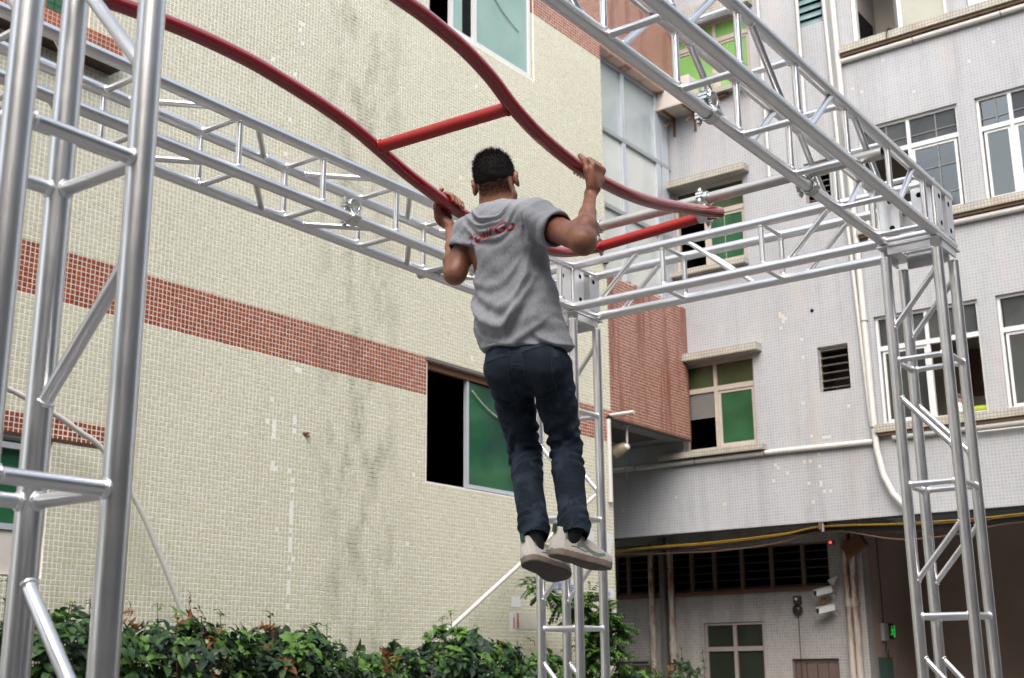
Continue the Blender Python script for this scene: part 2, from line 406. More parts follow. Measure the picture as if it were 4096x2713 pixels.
def tile_arrays(y, z, nrm, jit=.0009, rise=.0025):
    n = len(y); hb = .0190+rng.normal(0, .0004, n); ht = hb-.0016
    jy = rng.normal(0, jit, n); jz = rng.normal(0, jit, n); up = rise+rng.normal(0, .0004, n)
    V = np.zeros((n, 8, 3)); s = np.array([(-1,-1),(1,-1),(1,1),(-1,1)])
    for k in range(4):
        V[:, k, 1] = y+jy+s[k, 0]*hb; V[:, k, 2] = z+jz+s[k, 1]*hb; V[:, k, 0] = .0002
        V[:, k+4, 1] = y+jy+s[k, 0]*ht; V[:, k+4, 2] = z+jz+s[k, 1]*ht
        V[:, k+4, 0] = up+(s[k, 0]*rng.normal(0, .0003, n))
    F = np.array([(4,5,6,7),(0,1,5,4),(1,2,6,5),(2,3,7,6),(3,0,4,7)])
    return V.reshape(-1, 3), (F[None]+8*np.arange(n)[:, None, None]).reshape(-1, 4)
def mesh_np(name, V, F, mats, mi=None, smooth=False):
    me = bpy.data.meshes.new(name); me.vertices.add(len(V)); me.vertices.foreach_set('co', np.ascontiguousarray(V, np.float32).ravel())
    k = F.shape[1]; me.loops.add(F.size); me.loops.foreach_set('vertex_index', np.ascontiguousarray(F, np.int32).ravel())
    me.polygons.add(len(F)); me.polygons.foreach_set('loop_start', np.arange(0, F.size, k, dtype=np.int32))
    for m_ in mats: me.materials.append(m_)
    if mi is not None: me.polygons.foreach_set('material_index', np.ascontiguousarray(mi, np.int32))
    me.polygons.foreach_set('use_smooth', np.full(len(F), smooth)); me.update(calc_edges=True); me.validate(); return me
dist = np.hypot(np.hypot(-XW, ty_), tz_-CAMH); azi = np.degrees(np.arctan2(-XW, ty_))
order = np.argsort(np.where((azi < 58) & (tz_ > 2.35) & (tz_ < 6.3) & (ty_ > 6.75), dist, 99)); sel = order[:300]
msk = np.ones(len(ty_), bool); msk[sel] = False
V, F = tile_arrays(ty_[msk], tz_[msk], 1); pl = parent_world(cream)
V[:, 0] += XW; V -= np.array(pl)
o = bpy.data.objects.new('tile', mesh_np('tile_field', V, F, [CREAM_TILE, RED_TILE], np.repeat(tred[msk].astype(int), 5))); link(o, cream); o['kind'] = 'stuff'
V, F = tile_arrays(np.zeros(1), np.zeros(1), 1)
tm = {0: mesh_np('tile', V, F, [CREAM_TILE]), 1: mesh_np('red_tile', V, F, [RED_TILE])}
for i in sel:
    o = bpy.data.objects.new('tile', tm[int(tred[i])]); o.location = (XW-pl[0], ty_[i]-pl[1], tz_[i]-pl[2]); link(o, cream)

def frame_yz(m, x0, x1, y0, y1, z0, z1, t):      # rectangular frame in a wall of constant x
    m.box(x0, x1, y0, y0+t, z0, z1); m.box(x0, x1, y1-t, y1, z0, z1); m.box(x0, x1, y0+t, y1-t, z0, z0+t); m.box(x0, x1, y0+t, y1-t, z1-t, z1)
def frame_xz(m, y0, y1, x0, x1, z0, z1, t):
    m.box(x0, x0+t, y0, y1, z0, z1); m.box(x1-t, x1, y0, y1, z0, z1); m.box(x0+t, x1-t, y0, y1, z0, z0+t); m.box(x0+t, x1-t, y0, y1, z1-t, z1)
def darkbox_x(m, x0, x1, y0, y1, z0, z1):        # room behind an opening in a wall of constant x (open towards +x)
    m.quad((x0,y0,z0),(x0,y1,z0),(x0,y1,z1),(x0,y0,z1)); m.quad((x0,y0,z0),(x1,y0,z0),(x1,y1,z0),(x0,y1,z0)); m.quad((x0,y0,z1),(x0,y1,z1),(x1,y1,z1),(x1,y0,z1))
    m.quad((x0,y0,z0),(x0,y0,z1),(x1,y0,z1),(x1,y0,z0)); m.quad((x0,y1,z0),(x1,y1,z0),(x1,y1,z1),(x0,y1,z1))
def darkbox_y(m, y0, y1, x0, x1, z0, z1):        # open towards -y (y0 = opening side)
    m.quad((x0,y1,z0),(x1,y1,z0),(x1,y1,z1),(x0,y1,z1)); m.quad((x0,y0,z0),(x1,y0,z0),(x1,y1,z0),(x0,y1,z0)); m.quad((x0,y0,z1),(x0,y1,z1),(x1,y1,z1),(x1,y0,z1))
    m.quad((x0,y0,z0),(x0,y1,z0),(x0,y1,z1),(x0,y0,z1)); m.quad((x1,y0,z0),(x1,y0,z1),(x1,y1,z1),(x1,y1,z0))

for k, h in enumerate(CH):
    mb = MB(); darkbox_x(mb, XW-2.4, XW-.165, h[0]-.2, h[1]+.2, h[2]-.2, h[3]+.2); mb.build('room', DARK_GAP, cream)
# window beside the climber: left half open and dark, green sash on the right
def cream_window(h, sash0, mat, mull=None, x=XW-.08, t=.045, label=None, fmat=ALU_FRAME):
    mb = MB(); frame_yz(mb, x-.05, x+.01, h[0], h[1], h[2], h[3], .022); o = mb.build('window', fmat, cream); tag(o, label)
    mb = MB(); frame_yz(mb, x-.02, x+.03, sash0, h[1]-.025, h[2]+.025, h[3]-.04, t); mb.build('sash', fmat, o)
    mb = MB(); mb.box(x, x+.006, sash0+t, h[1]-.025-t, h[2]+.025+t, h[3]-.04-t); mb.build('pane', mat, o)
    return o
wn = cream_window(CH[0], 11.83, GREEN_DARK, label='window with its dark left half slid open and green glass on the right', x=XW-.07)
mb = MB(); mb.box(XW-.12, XW+.03, 11.0, 13.08, 5.222, 5.262); mb.build('lintel', DARK_CONC, wn)
mb = MB(); mb.box(XW-.08, XW-.02, 11.03, 13.05, 5.135, 5.22); mb.build('top_rail', RUST, wn)
# white cord hanging inside the green sash
mb = MB(); mb.path([(XW-.035, 11.93+.85*t, 5.02-.62*t+.32*t*t) for t in [i/10 for i in range(11)]], .008, 6); mb.build('cord', PVC, wn)
wn = cream_window(CH[1], 11.47, GREEN_PALE, label='high window with pale teal glass, dark opening at its left end', x=XW-.06, t=.055, fmat=WHITE_FRAME)
x = XW-.06
mb = MB(); mb.box(x-.025, x+.035, 11.93, 12.02, 9.815, 12.14); mb.box(x+.036, x+.05, 12.02, 13.25, 9.80, 9.83); mb.build('mullion', WHITE_FRAME, wn)
mb = MB(); mb.box(x+.0065, x+.012, 11.74, 11.92, 9.88, 12.1); mb.build('dark_pane', DARK_GAP, wn)
mb = MB(); mb.path([(x+.02, 12.32+.05*math.sin(t*3)+.75*max(0, t-.5)**2*4*.9, 11.6-1.35*t+.5*max(0, t-.62)) for t in [i/14 for i in range(15)]], .005, 6); mb.build('cord', BLACK_RUB, wn)
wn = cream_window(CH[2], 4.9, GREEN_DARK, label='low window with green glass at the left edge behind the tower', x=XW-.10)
mb = MB(); frame_yz(mb, XW-.12, XW-.02, 3.62, 6.11, 2.78, 3.50, .05); mb.build('window_frame', ALU_FRAME, wn)
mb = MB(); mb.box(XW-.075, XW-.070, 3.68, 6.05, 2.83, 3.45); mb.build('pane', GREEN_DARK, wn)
mb = MB(); mb.box(XW-.11, XW-.04, 3.62, 6.11, 2.42, 2.775); mb.build('apron_panel', simple('whitewashed_panel', (.60, .56, .52), .7, 0., .2, 6.), wn)
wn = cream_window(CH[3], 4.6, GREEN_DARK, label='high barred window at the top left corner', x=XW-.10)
mb = MB()
for k in range(14): mb.tube((XW-.01, 3.7+.18*k, 7.39), (XW-.01, 3.7+.18*k, 9.55), .008, 6)
for k in range(12): mb.tube((XW-.01, 3.65, 7.5+.17*k), (XW-.01, 6.1, 7.5+.17*k), .006, 6)
mb.build('grille', RUST, wn)
mb = MB(); mb.box(XW-.09, XW-.03, 6.04, 6.125, 7.39, 9.58); mb.build('side_jamb', WHITE_FRAME, wn)
# tiled ledge under it and tiled hood over the low window
mb = MB(); mb.box(XW+.0005, XW+.17, 3.5, 6.40, 7.16, 7.38); lg = mb.build('ledge', RED_MOSAIC, cream); tag(lg, 'red tiled ledge under the barred window')
mb = MB(); mb.box(XW+.0006, XW+.165, 3.5, 6.39, 7.10, 7.1595); mb.build('drip_board', DARK_BROWN, lg)
mb = MB(); mb.box(XW-.15, XW+.004, 3.6, 6.64, 3.552, 3.585); mb.build('lintel', DARK_BROWN, cream)
# warm tiles on the reveal of the high window
mb = MB()
for k in range(50):
    for j in range(3):
        z0 = 9.80+k*P; y1 = 13.299
        mb.m = 1 if z0 > 10.85 else 0
        mb.box(XW-.012-j*P-.043, XW-.012-j*P, y1-.003, y1, z0, z0+.043)
o = mb.build('reveal_tile', [CREAM_TILE, RED_TILE], cream); o['kind'] = 'stuff'
mb = MB(); mb.tube((XW-.02, 9.08, 4.03), (XW+.05, 9.09, 4.02), .012, 8); mb.tube((XW+.0, 9.04, 4.05), (XW+.03, 9.10, 4.06), .014, 8); mb.build('anchor_bolt', RUST, cream)

# ================================================================== enclosed link between the two buildings
br = thing('link_bridge', (XW-.8, 16.3, 5.2), 'red-brown tiled enclosed bridge with tall glazing joining both buildings', 'walkway')
XB = XW-1.25
mb = MB(); mb.box(XB, XW-.001, YC, 17.498, 5.18, 7.36); mb.build('wall', PINK_MORTAR, br); mb = MB(); mb.box(XB, XW-.001, YC, 17.498, 11.10, 13.2); mb.build('wall', PINK_MORTAR, br)
iy = np.arange(0, 51); zz_ = []
yy = []; 
for z0, z1 in ((5.18, 7.36), (11.10, 13.2)):
    for k in range(int(round((z1-z0)/P))):
        for i in iy: yy.append(YC+(i+.5)*P); zz_.append(z0+(k+.5)*P)
V, F = tile_arrays(np.array(yy), np.array(zz_), 1); V[:, 0] += XW-.001; V -= np.array(parent_world(br))
o = bpy.data.objects.new('tile', mesh_np('bridge_tile_field', V, F, [BROWN_TILE])); link(o, br); o['kind'] = 'stuff'
mb = MB(); mb.box(XB+.02, XW-.36, YC+.3, 17.05, 5.19, 5.176); mb.build('soffit_recess', DARK_CONC, br)
mb = MB(); SOF = simple('grey_soffit', (.20, .20, .21), .85, 0., .2, 2.)
mb.box(XB, XW-.001, YC, 17.49, 5.165, 5.178); o = mb.build('soffit', SOF, br)
mb = MB(); mb.box(XB+.2, XW-.36, YC+.58, 17.06, 5.163, 5.1648); mb.build('soffit_panel', simple('olive_soffit_panel', (.065, .062, .052), .9, 0., .2, 3.), o)
mb = MB(); mb.box(XW-.05, XW+.003, YC+.002, 17.49, 5.150, 5.1796); mb.build('drip_edge', DARK_BROWN, br)
# glazing set back from the tiled face
xg = XW-.20
mb = MB()
for y0, y1 in ((15.14, 15.18), (15.22, 15.30), (15.95, 16.05), (17.02, 17.16), (17.2, 17.44)): mb.box(xg-.04, xg+.04, y0, y1, 7.362, 11.098)
o = mb.build('mullion', ALU_FRAME, br)
mb = MB()
for z0 in (7.365, 8.55, 9.82, 11.03): mb.box(xg-.036, xg+.045, 15.10, 17.49, z0, z0+.065)
mb.build('transom', simple('grey_transom', (.34, .36, .38), .5, .2, .1, 8.), br)
ylist = [(15.305, 15.945), (16.055, 17.015)]; zl = [(7.435, 8.545), (8.62, 9.815), (9.89, 11.025)]
for a, b in ylist:
    for c, d in zl:
        mb = MB(); mb.box(xg-.006, xg, a, b, c, d); mb.build('pane', FROST_BLUE if (c > 9.8) else FROST, br)
mb = MB(); mb.box(xg-.20, xg-.012, YC+.05, 17.45, 8.0, 8.12); mb.build('floor_edge', CONC, br)
mb = MB()
for k in range(24): mb.box(XW-.06, XW-.01, YC+.04+k*.09, YC+.085+k*.09, 7.362, 7.366+.006*((k*7) % 5))
mb.build('mortar_stub', BROWN_TILE, br)['kind'] = 'stuff'

# ================================================================== grey building
grey = thing('office_building', (-6, 21, 0), 'grey mosaic-tiled block across the back with white-framed windows', 'building')
GH = [(-9.62, -8.05, 11.03, 12.36), (-9.62, -8.32, 8.0, 9.43), (-9.62, -8.33, 4.98, 6.42), (-7.26, -6.78, 5.64, 6.34), (-7.21, -6.76, 11.67, 12.35), (-7.26, -6.85, 8.66, 9.33),
      (-6.35, -4.84, 5.03, 6.66), (-4.59, -3.05, 5.03, 6.66), (-6.35, -4.83, 8.05, 9.67), (-4.57, -3.05, 8.05, 9.67), (-6.29, -4.81, 11.08, 13.2), (-4.53, -3.0, 11.08, 13.2),
      (-2.8, -1.3, 5.03, 6.66), (-2.8, -1.3, 8.05, 9.67), (-2.8, -1.3, 11.08, 13.2)]
mb = MB(); wall_faces(mb, lambda u, v, d: (u, G+d, v), [-16., 4.], [3.72, 14.5], GH, .14, None); mb.build('wall', GREY_MOSAIC, grey)
mb = MB(); mb.quad((4, G, 3.72), (4, 26, 3.72), (4, 26, 14.5), (4, G, 14.5)); mb.quad((-16, G, 14.5), (4, G, 14.5), (4, 26, 14.5), (-16, 26, 14.5)); mb.quad((-16, 26, 0), (4, 26, 0), (4, 26, 14.5), (-16, 26, 14.5))
mb.build('rear_wall', CONC, grey)
mb = MB(); mb.box(-16, 4, G+.001, G+.30, 3.72, 3.7201+.6); mb.box(-16, 4, G+.31, 19.4, 4.0, 4.1); mb.build('soffit_beam', DARK_CONC, grey)

def hood(x0, x1, z0, z1, pr=.20, name='window_hood', mat=BEIGE_MOSAIC):
    mb = MB(); mb.box(x0, x1, G-pr, G-.0005, z0, z1); return mb.build(name, mat, grey)
hood(-10.4, -8.20, 9.44, 9.55, .2); hood(-10.4, -8.17, 6.43, 6.55, .2); hood(-10.4, -7.95, 12.37, 12.6, .2)
hood(-10.0, -8.30, 7.885, 7.975, .16, 'window_sill'); hood(-10.0, -8.18, 4.875, 4.965, .16, 'window_sill'); hood(-10.0, -8.0, 10.92, 11.01, .16, 'window_sill')
def green_window(x0, x1, z0, z1, mull, trans, panes, fm, label):
    y = G+.08
    mb = MB(); frame_xz(mb, y, y+.06, x0+.002, x1-.002, z0+.002, z1-.002, .05); o = mb.build('window', fm, grey); tag(o, label)
    mb = MB(); mb.box(mull-.03, mull+.03, y-.006, y+.062, z0+.052, z1-.052); mb.build('mullion', fm, o)
    mb = MB(); mb.box(x0+.052, mull-.031, y-.004, y+.058, trans-.04, trans+.04); mb.box(mull+.031, x1-.052, y-.004, y+.058, trans-.04, trans+.04); mb.build('transom', fm, o)
    quads = [(x0+.05, mull-.03, trans+.04, z1-.05), (mull+.03, x1-.05, trans+.04, z1-.05), (x0+.05, mull-.03, z0+.05, trans-.04), (mull+.03, x1-.05, z0+.05, trans-.04)]
    for q, pm in zip(quads, panes):
        if pm is None: continue
        mb = MB(); mb.box(q[0], q[1], y+.025, y+.03, q[2], q[3]); mb.build('pane', pm, o)
        if q[2] < trans and pm is not None:
            mb = MB(); frame_xz(mb, y+.012, y+.045, q[0]+.001, q[1]-.001, q[2]+.001, q[3]-.001, .045); mb.build('sash', fm, o)
    return o
g1 = green_window(-9.62, -8.05, 11.03, 12.36, -8.73, 12.0, [GREEN_LIT, GREEN_LIT, GREEN_LIT, GREEN_LIT], BEIGE_FRAME, 'bright green window high up beside the bridge')
g2 = green_window(-9.62, -8.32, 8.0, 9.43, -9.06, 8.93, [GREEN_OLIVE, GREEN_OLIVE, None, GREEN_DEEP], BEIGE_FRAME, 'green window under a rust-stained tiled hood, one sash open')
g3 = green_window(-9.62, -8.33, 4.98, 6.42, -9.04, 5.97, [GREEN_OLIVE, GREEN_OLIVE, None, GREEN_DEEP], BEIGE_FRAME, 'lower green window with a grey blind over its left half')
mb = MB()
for k in range(11): mb.box(-9.56, -9.075, G+.10, G+.112, 5.52+.037*k, 5.552+.037*k)
mb.build('blind_slat', simple('grey_roller_slat', (.17, .165, .16), .6), g3)['kind'] = 'stuff'
GLOW = NT('room_lamp_glow'); GLOW.b.inputs['Emission Color'].default_value = (.75, .95, .45, 1); GLOW.b.inputs['Emission Strength'].default_value = 1.6; GLOW = GLOW.mat
mb = MB()
for x, z in ((-9.27, 5.32), (-9.19, 5.32), (-9.13, 5.33), (-9.02, 5.33)): mb.ellip((x, G+.62, z), .013, .013, .013, 8, 5)
mb.build('indoor_lamp', GLOW, g3)
mb = MB()
for k in range(6): mb.box(-8.9+.2*k, -8.895+.2*k, G+.098, G+.104, 11.1, 11.9)
mb.build('security_bar', simple('pale_green_bar', (.25, .45, .2), .5), g1)
mb = MB(); mb.box(-8.74, -8.73, G+.1, G+.104, 8.06, 8.88); mb.box(-8.98, -8.38, G+.1, G+.104, 8.60, 8.61); mb.build('security_bar', simple('pale_green_rod', (.28, .42, .18), .5), g2)
for h in (GH[1], GH[2]):
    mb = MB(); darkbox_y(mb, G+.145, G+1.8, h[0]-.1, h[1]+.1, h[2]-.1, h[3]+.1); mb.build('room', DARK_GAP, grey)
# louvred vents
def louvre(h, n, smat, label, back=DARK_GAP, ang=.5):
    x0, x1, z0, z1 = h
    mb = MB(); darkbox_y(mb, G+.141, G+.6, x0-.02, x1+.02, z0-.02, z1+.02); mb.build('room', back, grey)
    mb = MB(); frame_xz(mb, G+.06, G+.10, x0+.001, x1-.001, z0+.001, z1-.001, .022); o = mb.build('louvre_window', BEIGE_FRAME, grey); tag(o, label)
    dz = (z1-z0)/n
    for k in range(n):
        zc = z0+(k+.5)*dz; mb = MB(); ch = dz*.46
        mb.obox(((x0+x1)/2, G+.05, zc), ((x1-x0)/2-.024, 0, 0), (0, ch*math.cos(ang), ch*math.sin(ang)), (0, -.002*math.sin(ang), .002*math.cos(ang)))
        mb.build('slat', smat, o)
louvre(GH[3], 6, simple('glass_slat_edge', (.34, .33, .31), .3), 'small dark louvred opening with clear glass slats', DARK_BROWN, ang=.06)
louvre(GH[4], 5, TEAL_SLAT, 'small louvred opening with teal glass slats', ang=1.2)
louvre(GH[5], 7, simple('pale_slat', (.45, .42, .38), .5), 'small dark louvred opening behind the right truss', ang=.25)
# lost mosaic tiles: pale bedding squares and a bolt hole
SCAR = simple('pale_tile_bedding', (.56, .52, .47), .9); mb = MB(); rs_ = random.Random(9)
for x, z in [(-7.86,6.97),(-7.86,6.92),(-7.81,6.92),(-7.81,6.87),(-7.76,6.87),(-7.81,6.83),(-7.86,6.73),(-7.5,6.48),(-7.51,6.2),(-7.46,4.98),(-7.3,4.92),(-7.26,4.93),(-7.21,4.92),(-7.55,5.5),(-6.85,5.35),(-8.1,4.6),(-8.03,4.57),(-7.9,4.45),(-7.63,4.62),(-7.5,4.6),(-7.4,4.7),(-7.37,4.5),(-7.36,4.3),(-7.36,4.24),(-7.56,4.28),(-7.5,3.98),(-8.15,4.35),(-9.8,4.3),(-10.8,4.15),(-7.34,4.12),(-7.24,4.12),(-9.0,4.1)]+[(rs_.uniform(-6.4,-2.5), rs_.uniform(9.9,10.8)) for _ in range(10)]:
    x = round(x/P)*P; z = round(z/P)*P; mb.box(x+.004, x+.043, G-.0022, G-.0002, z+.004, z+.043)
mb.build('tile_scar', SCAR, grey)['kind'] = 'stuff'
mb = MB(); mb.tube((-7.30, G-.0035, 6.93), (-7.30, G-.0005, 6.93), .03, 10); mb.build('bolt_hole', DARK_GAP, grey)
# corridor behind the right-hand windows
for z0, z1 in ((4.98, 7.0), (8.0, 10.0), (11.03, 13.4)):
    mb = MB(); darkbox_y(mb, G+.142, G+1.55, -6.45, -1.2, z0-.35, z1+.15); mb.build('corridor', INTERIOR, grey)
mb = MB(); mb.box(-6.449, -6.40, G+.30, G+1.4, 11.0, 13.4); mb.box(-5.45, -5.40, G+.143, G+1.54, 11.0, 13.4)
mb.box(-5.9, -5.84, G+.9, G+1.5, 11.0, 13.4); mb.build('partition', DIM_MOSAIC, grey)
mb = MB(); mb.box(-5.2, -4.95, G+1.4, G+1.53, 8.0, 9.0); mb.box(-5.95, -5.2, G+1.43, G+1.535, 7.9, 9.5); mb.build('door', DARK_BROWN, grey)
mb = MB(); mb.box(-5.55, -5.0, G+1.46, G+1.53, 5.6, 6.3); mb.build('notice_board', simple('brown_board', (.16, .07, .04), .6), grey)
mb = MB(); mb.box(-6.38, -6.3, G+.25, G+1.0, 11.05, 11.85); mb.build('cabinet', DARK_GAP, grey)
mb = MB(); mb.box(-3.9, -3.6, G+1.46, G+1.53, 4.7, 6.4); mb.build('door', simple('pinkish_door', (.5, .34, .28), .6), grey)
def white_window(x0, x1, z0, z1, mull, trans, panes, label, y=G+.05):
    mb = MB(); frame_xz(mb, y, y+.06, x0+.002, x1-.002, z0+.002, z1-.002, .04); o = mb.build('window', WHITE_FRAME, grey); tag(o, label)
    mb = MB(); mb.box(x0+.04, x1-.04, y-.006, y+.062, trans-.035, trans+.035); mb.build('transom', WHITE_FRAME, o)
    mb = MB()
    for mx in mull: mb.box(mx-.026, mx+.026, y-.003, y+.055, z0+.041, trans-.036); mb.box(mx-.026, mx+.026, y-.003, y+.055, trans+.036, z1-.041)
    mb.build('mullion', WHITE_FRAME, o)
    xs = [x0+.04]+list(mull)+[x1-.04]; k = 0
    for i in range(len(xs)-1):
        for za, zb in ((z0+.041, trans-.036), (trans+.036, z1-.041)):
            pm = panes[k]; k += 1
            if pm is None: continue
            mb = MB(); mb.box(xs[i]+.026, xs[i+1]-.026, y+.03, y+.034, za, zb); mb.build('pane', pm, o)
            if za < trans:
                mb = MB(); frame_xz(mb, y+.015, y+.05, xs[i]+.028, xs[i+1]-.028, za+.002, zb-.002, .04); mb.build('sash', WHITE_FRAME, o)
    return o
DUSK = pane('dark_reflecting_glass', (.035, .04, .045), (.07, .075, .075), 1.4, .06, .3)
white_window(*GH[8], [-5.59], 9.20, [None, DUSK, CLEAR, DUSK], 'upper white-framed window behind the right corner block')
white_window(*GH[9], [-4.10, -3.6], 9.18, [CLEAR, SMOKE, SMOKE, DUSK, CLEAR, DUSK], 'upper white-framed window at the right edge')
white_window(*GH[6], [-5.60], 6.17, [SMOKE, DUSK, None, DUSK], 'lower white-framed window where a person leans out')
white_window(*GH[7], [-3.9], 6.16, [CLEAR, DUSK, CLEAR, DUSK], 'lower white-framed window at the right edge')
BARS = simple('grey_security_bar', (.20, .205, .21), .5)
for x0, x1, zs in ((-5.55, -4.88, (8.35, 8.78, 9.36)), (-6.29, -5.63, (9.36,)), (-4.52, -4.13, (9.33,)), (-4.07, -3.63, (8.5, 9.35))):
    for z in zs:
        mb = MB(); mb.tube((x0, G+.073, z), (x1, G+.073, z+.01), .009, 6); mb.build('security_bar', BARS, grey)
    xm = x0*.45+x1*.55
    for za, zb in ((9.245, 9.62),)+(((8.10, 9.13),) if len(zs) > 1 else ()):
        mb = MB(); mb.tube((xm, G+.07, za), (xm, G+.07, zb), .012, 6); mb.build('security_bar', BARS, grey)
for h in (GH[12], GH[13]): white_window(*h, [-2.05], h[2]+1.14, [CLEAR, DUSK, CLEAR, DUSK], 'white-framed window beyond the right edge of the photo')
# partly open balcony openings on the top floor
mb = MB(); mb.box(-6.285, -6.22, G+.02, G+.12, 11.085, 13.1); mb.build('jamb', WHITE_FRAME, grey)
mb = MB(); frame_xz(mb, G+.05, G+.12, -5.58, -4.815, 11.085, 13.15, .06); o = mb.build('window', WHITE_FRAME, grey); tag(o, 'fixed white-framed window on the top floor')
mb = MB(); mb.box(-5.52, -4.875, G+.08, G+.085, 11.146, 13.09); mb.build('pane', pane('olive_grey_glass', (.30, .30, .24), (.40, .40, .33), 1.0), o)
mb = MB(); frame_xz(mb, G+.05, G+.12, -4.52, -3.01, 11.085, 13.15, .06); o = mb.build('window', WHITE_FRAME, grey); tag(o, 'white-framed window on the top floor at the right edge')
mb = MB(); mb.box(-4.46, -3.07, G+.08, G+.085, 11.146, 13.09); mb.build('pane', simple('white_panel', (.66, .65, .63), .4, 0., .05, 3.), o)
# string-course ledges
for z0, z1, xl in ((10.955, 11.075, -6.48), (7.93, 8.045, -6.44), (4.91, 5.025, -6.43)):
    mb = MB(); mb.box(xl, 3.9, G-.14, G-.0005, z0, z1); o = mb.build('ledge', BEIGE_MOSAIC, grey)
    mb = MB(); mb.box(xl+.02, 3.9, G-.10, G-.0006, z0-.045, z0-.0005); mb.build('drip_course', simple('rust_streaked_concrete', (.20, .13, .08), .9, 0., .5, 5.), o)

# recessed ground floor
Y2 = 19.0
DH = [(-11.92, -7.95, 2.89, 3.59, .1), (-10.22, -9.13, .85, 2.39, .1), (-11.90, -11.19, 0., 1.79, .12), (-8.68, -7.90, 0., 1.79, .14)]
mb = MB(); wall_faces(mb, lambda u, v, d: (u, Y2+d, v), [-16., -7.41], [0., 4.], DH, .1, None)
mb.quad((-7.41, Y2, 0), (-7.41, 24, 0), (-7.41, 24, 4), (-7.41, Y2, 4)); mb.build('ground_floor_wall', DIM_MOSAIC, grey); mb = MB(); mb.box(-4.45, -3.9, 18.7, 19.3, 0, 3.99); mb.build('pillar', DIM_MOSAIC, grey)
mb = MB(); mb.quad((-7.405, Y2+.25, 0), (-7.405, 23.9, 0), (-7.405, 23.9, 4), (-7.405, Y2+.25, 4)); mb.quad((-7.41, 21.6, 0), (4, 21.6, 0), (4, 21.6, 4), (-7.41, 21.6, 4))
mb.build('passage_wall', simple('grubby_brown_plaster', (.36, .27, .23), .9, 0., .35, .9), grey)
mb = MB(); mb.box(-5.5, -4.2, 21.5, 21.59, 0, 3.1); mb.build('door', DARK_GAP, grey)
mb = MB(); mb.box(-7.40, -7.385, 19.3, 19.9, 0, 1.8); mb.build('dado_panel', simple('faded_green_paint', (.07, .13, .11), .7, 0., .3, 4.), grey)
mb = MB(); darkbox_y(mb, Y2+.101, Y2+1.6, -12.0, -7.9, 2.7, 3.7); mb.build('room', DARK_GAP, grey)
RBF = simple('rusty_brown_frame', (.15, .095, .07), .7, 0., .3, 9.); mb = MB(); frame_xz(mb, Y2+.03, Y2+.07, -11.915, -7.955, 2.892, 3.588, .025)
o = mb.build('clerestory_window', RBF, grey); tag(o, 'long dark louvred clerestory under the overhang')
for x in (-11.67, -10.9, -10.42, -9.99, -9.48, -8.95, -8.4): mb = MB(); mb.box(x-.03, x+.03, Y2+.02, Y2+.08, 2.918, 3.562); mb.build('mullion', RBF, o)
for k in range(5):
    mb = MB(); mb.box(-11.9, -7.97, Y2+.045, Y2+.05, 2.93+.13*k, 2.945+.13*k); mb.build('slat', simple('dim_glass_slat', (.06, .055, .05), .3), o)
mb = MB(); mb.box(-11.95, -7.92, Y2-.05, Y2-.001, 2.84, 2.888); mb.build('sill', RUST, o)
y = Y2+.03; x0, x1, z0, z1 = DH[1][:4]
mb = MB(); frame_xz(mb, y, y+.06, x0+.002, x1-.002, z0+.002, z1-.002, .045); mb.box(-9.70, -9.64, y-.004, y+.058, z0+.05, z1-.05); mb.box(x0+.05, x1-.05, y-.007, y+.055, 1.93, 2.0)
o = mb.build('window', simple('dim_beige_frame', (.34, .29, .26), .6), grey); tag(o, 'four-pane window low under the overhang')
for a, b, c, d in ((x0+.047, -9.702, 2.002, z1-.047), (-9.638, x1-.047, 2.002, z1-.047), (x0+.047, -9.702, z0+.047, 1.928), (-9.638, x1-.047, z0+.047, 1.928)):
    mb = MB(); mb.box(a, b, y+.03, y+.034, c, d); mb.build('pane', pane('murky_green_glass', (.022, .028, .018), (.035, .042, .03), 1.), o)
for h, lab in ((DH[2], 'dark wooden door low at the left of the grey wall'), (DH[3], 'brown panelled door low beside the paired pipes')):
    mb = MB(); n = 4; ww = (h[1]-h[0]-.06)/n
    for k in range(n): mb.box(h[0]+.03+k*ww+.006, h[0]+.03+(k+1)*ww-.006, Y2+.07, Y2+.10, .02, h[3]-.06)
    mb.box(h[0]+.001, h[0]+.03, Y2+.05, Y2+.118, 0, h[3]-.002); mb.box(h[1]-.03, h[1]-.001, Y2+.05, Y2+.118, 0, h[3]-.002); mb.box(h[0]+.03, h[1]-.03, Y2+.05, Y2+.118, h[3]-.05, h[3]-.002)
    mb.box(h[0]+.03, h[1]-.03, Y2+.101, Y2+.11, 0, h[3]-.06)
    o = mb.build('door', simple('brown_door', (.13, .09, .075), .6, 0., .25, 6.), grey); tag(o, lab)
mb = MB(); mb.box(-10.97, -10.88, Y2-.12, Y2-.001, 0, 4.0); mb.build('pilaster', DARK_CONC, grey)

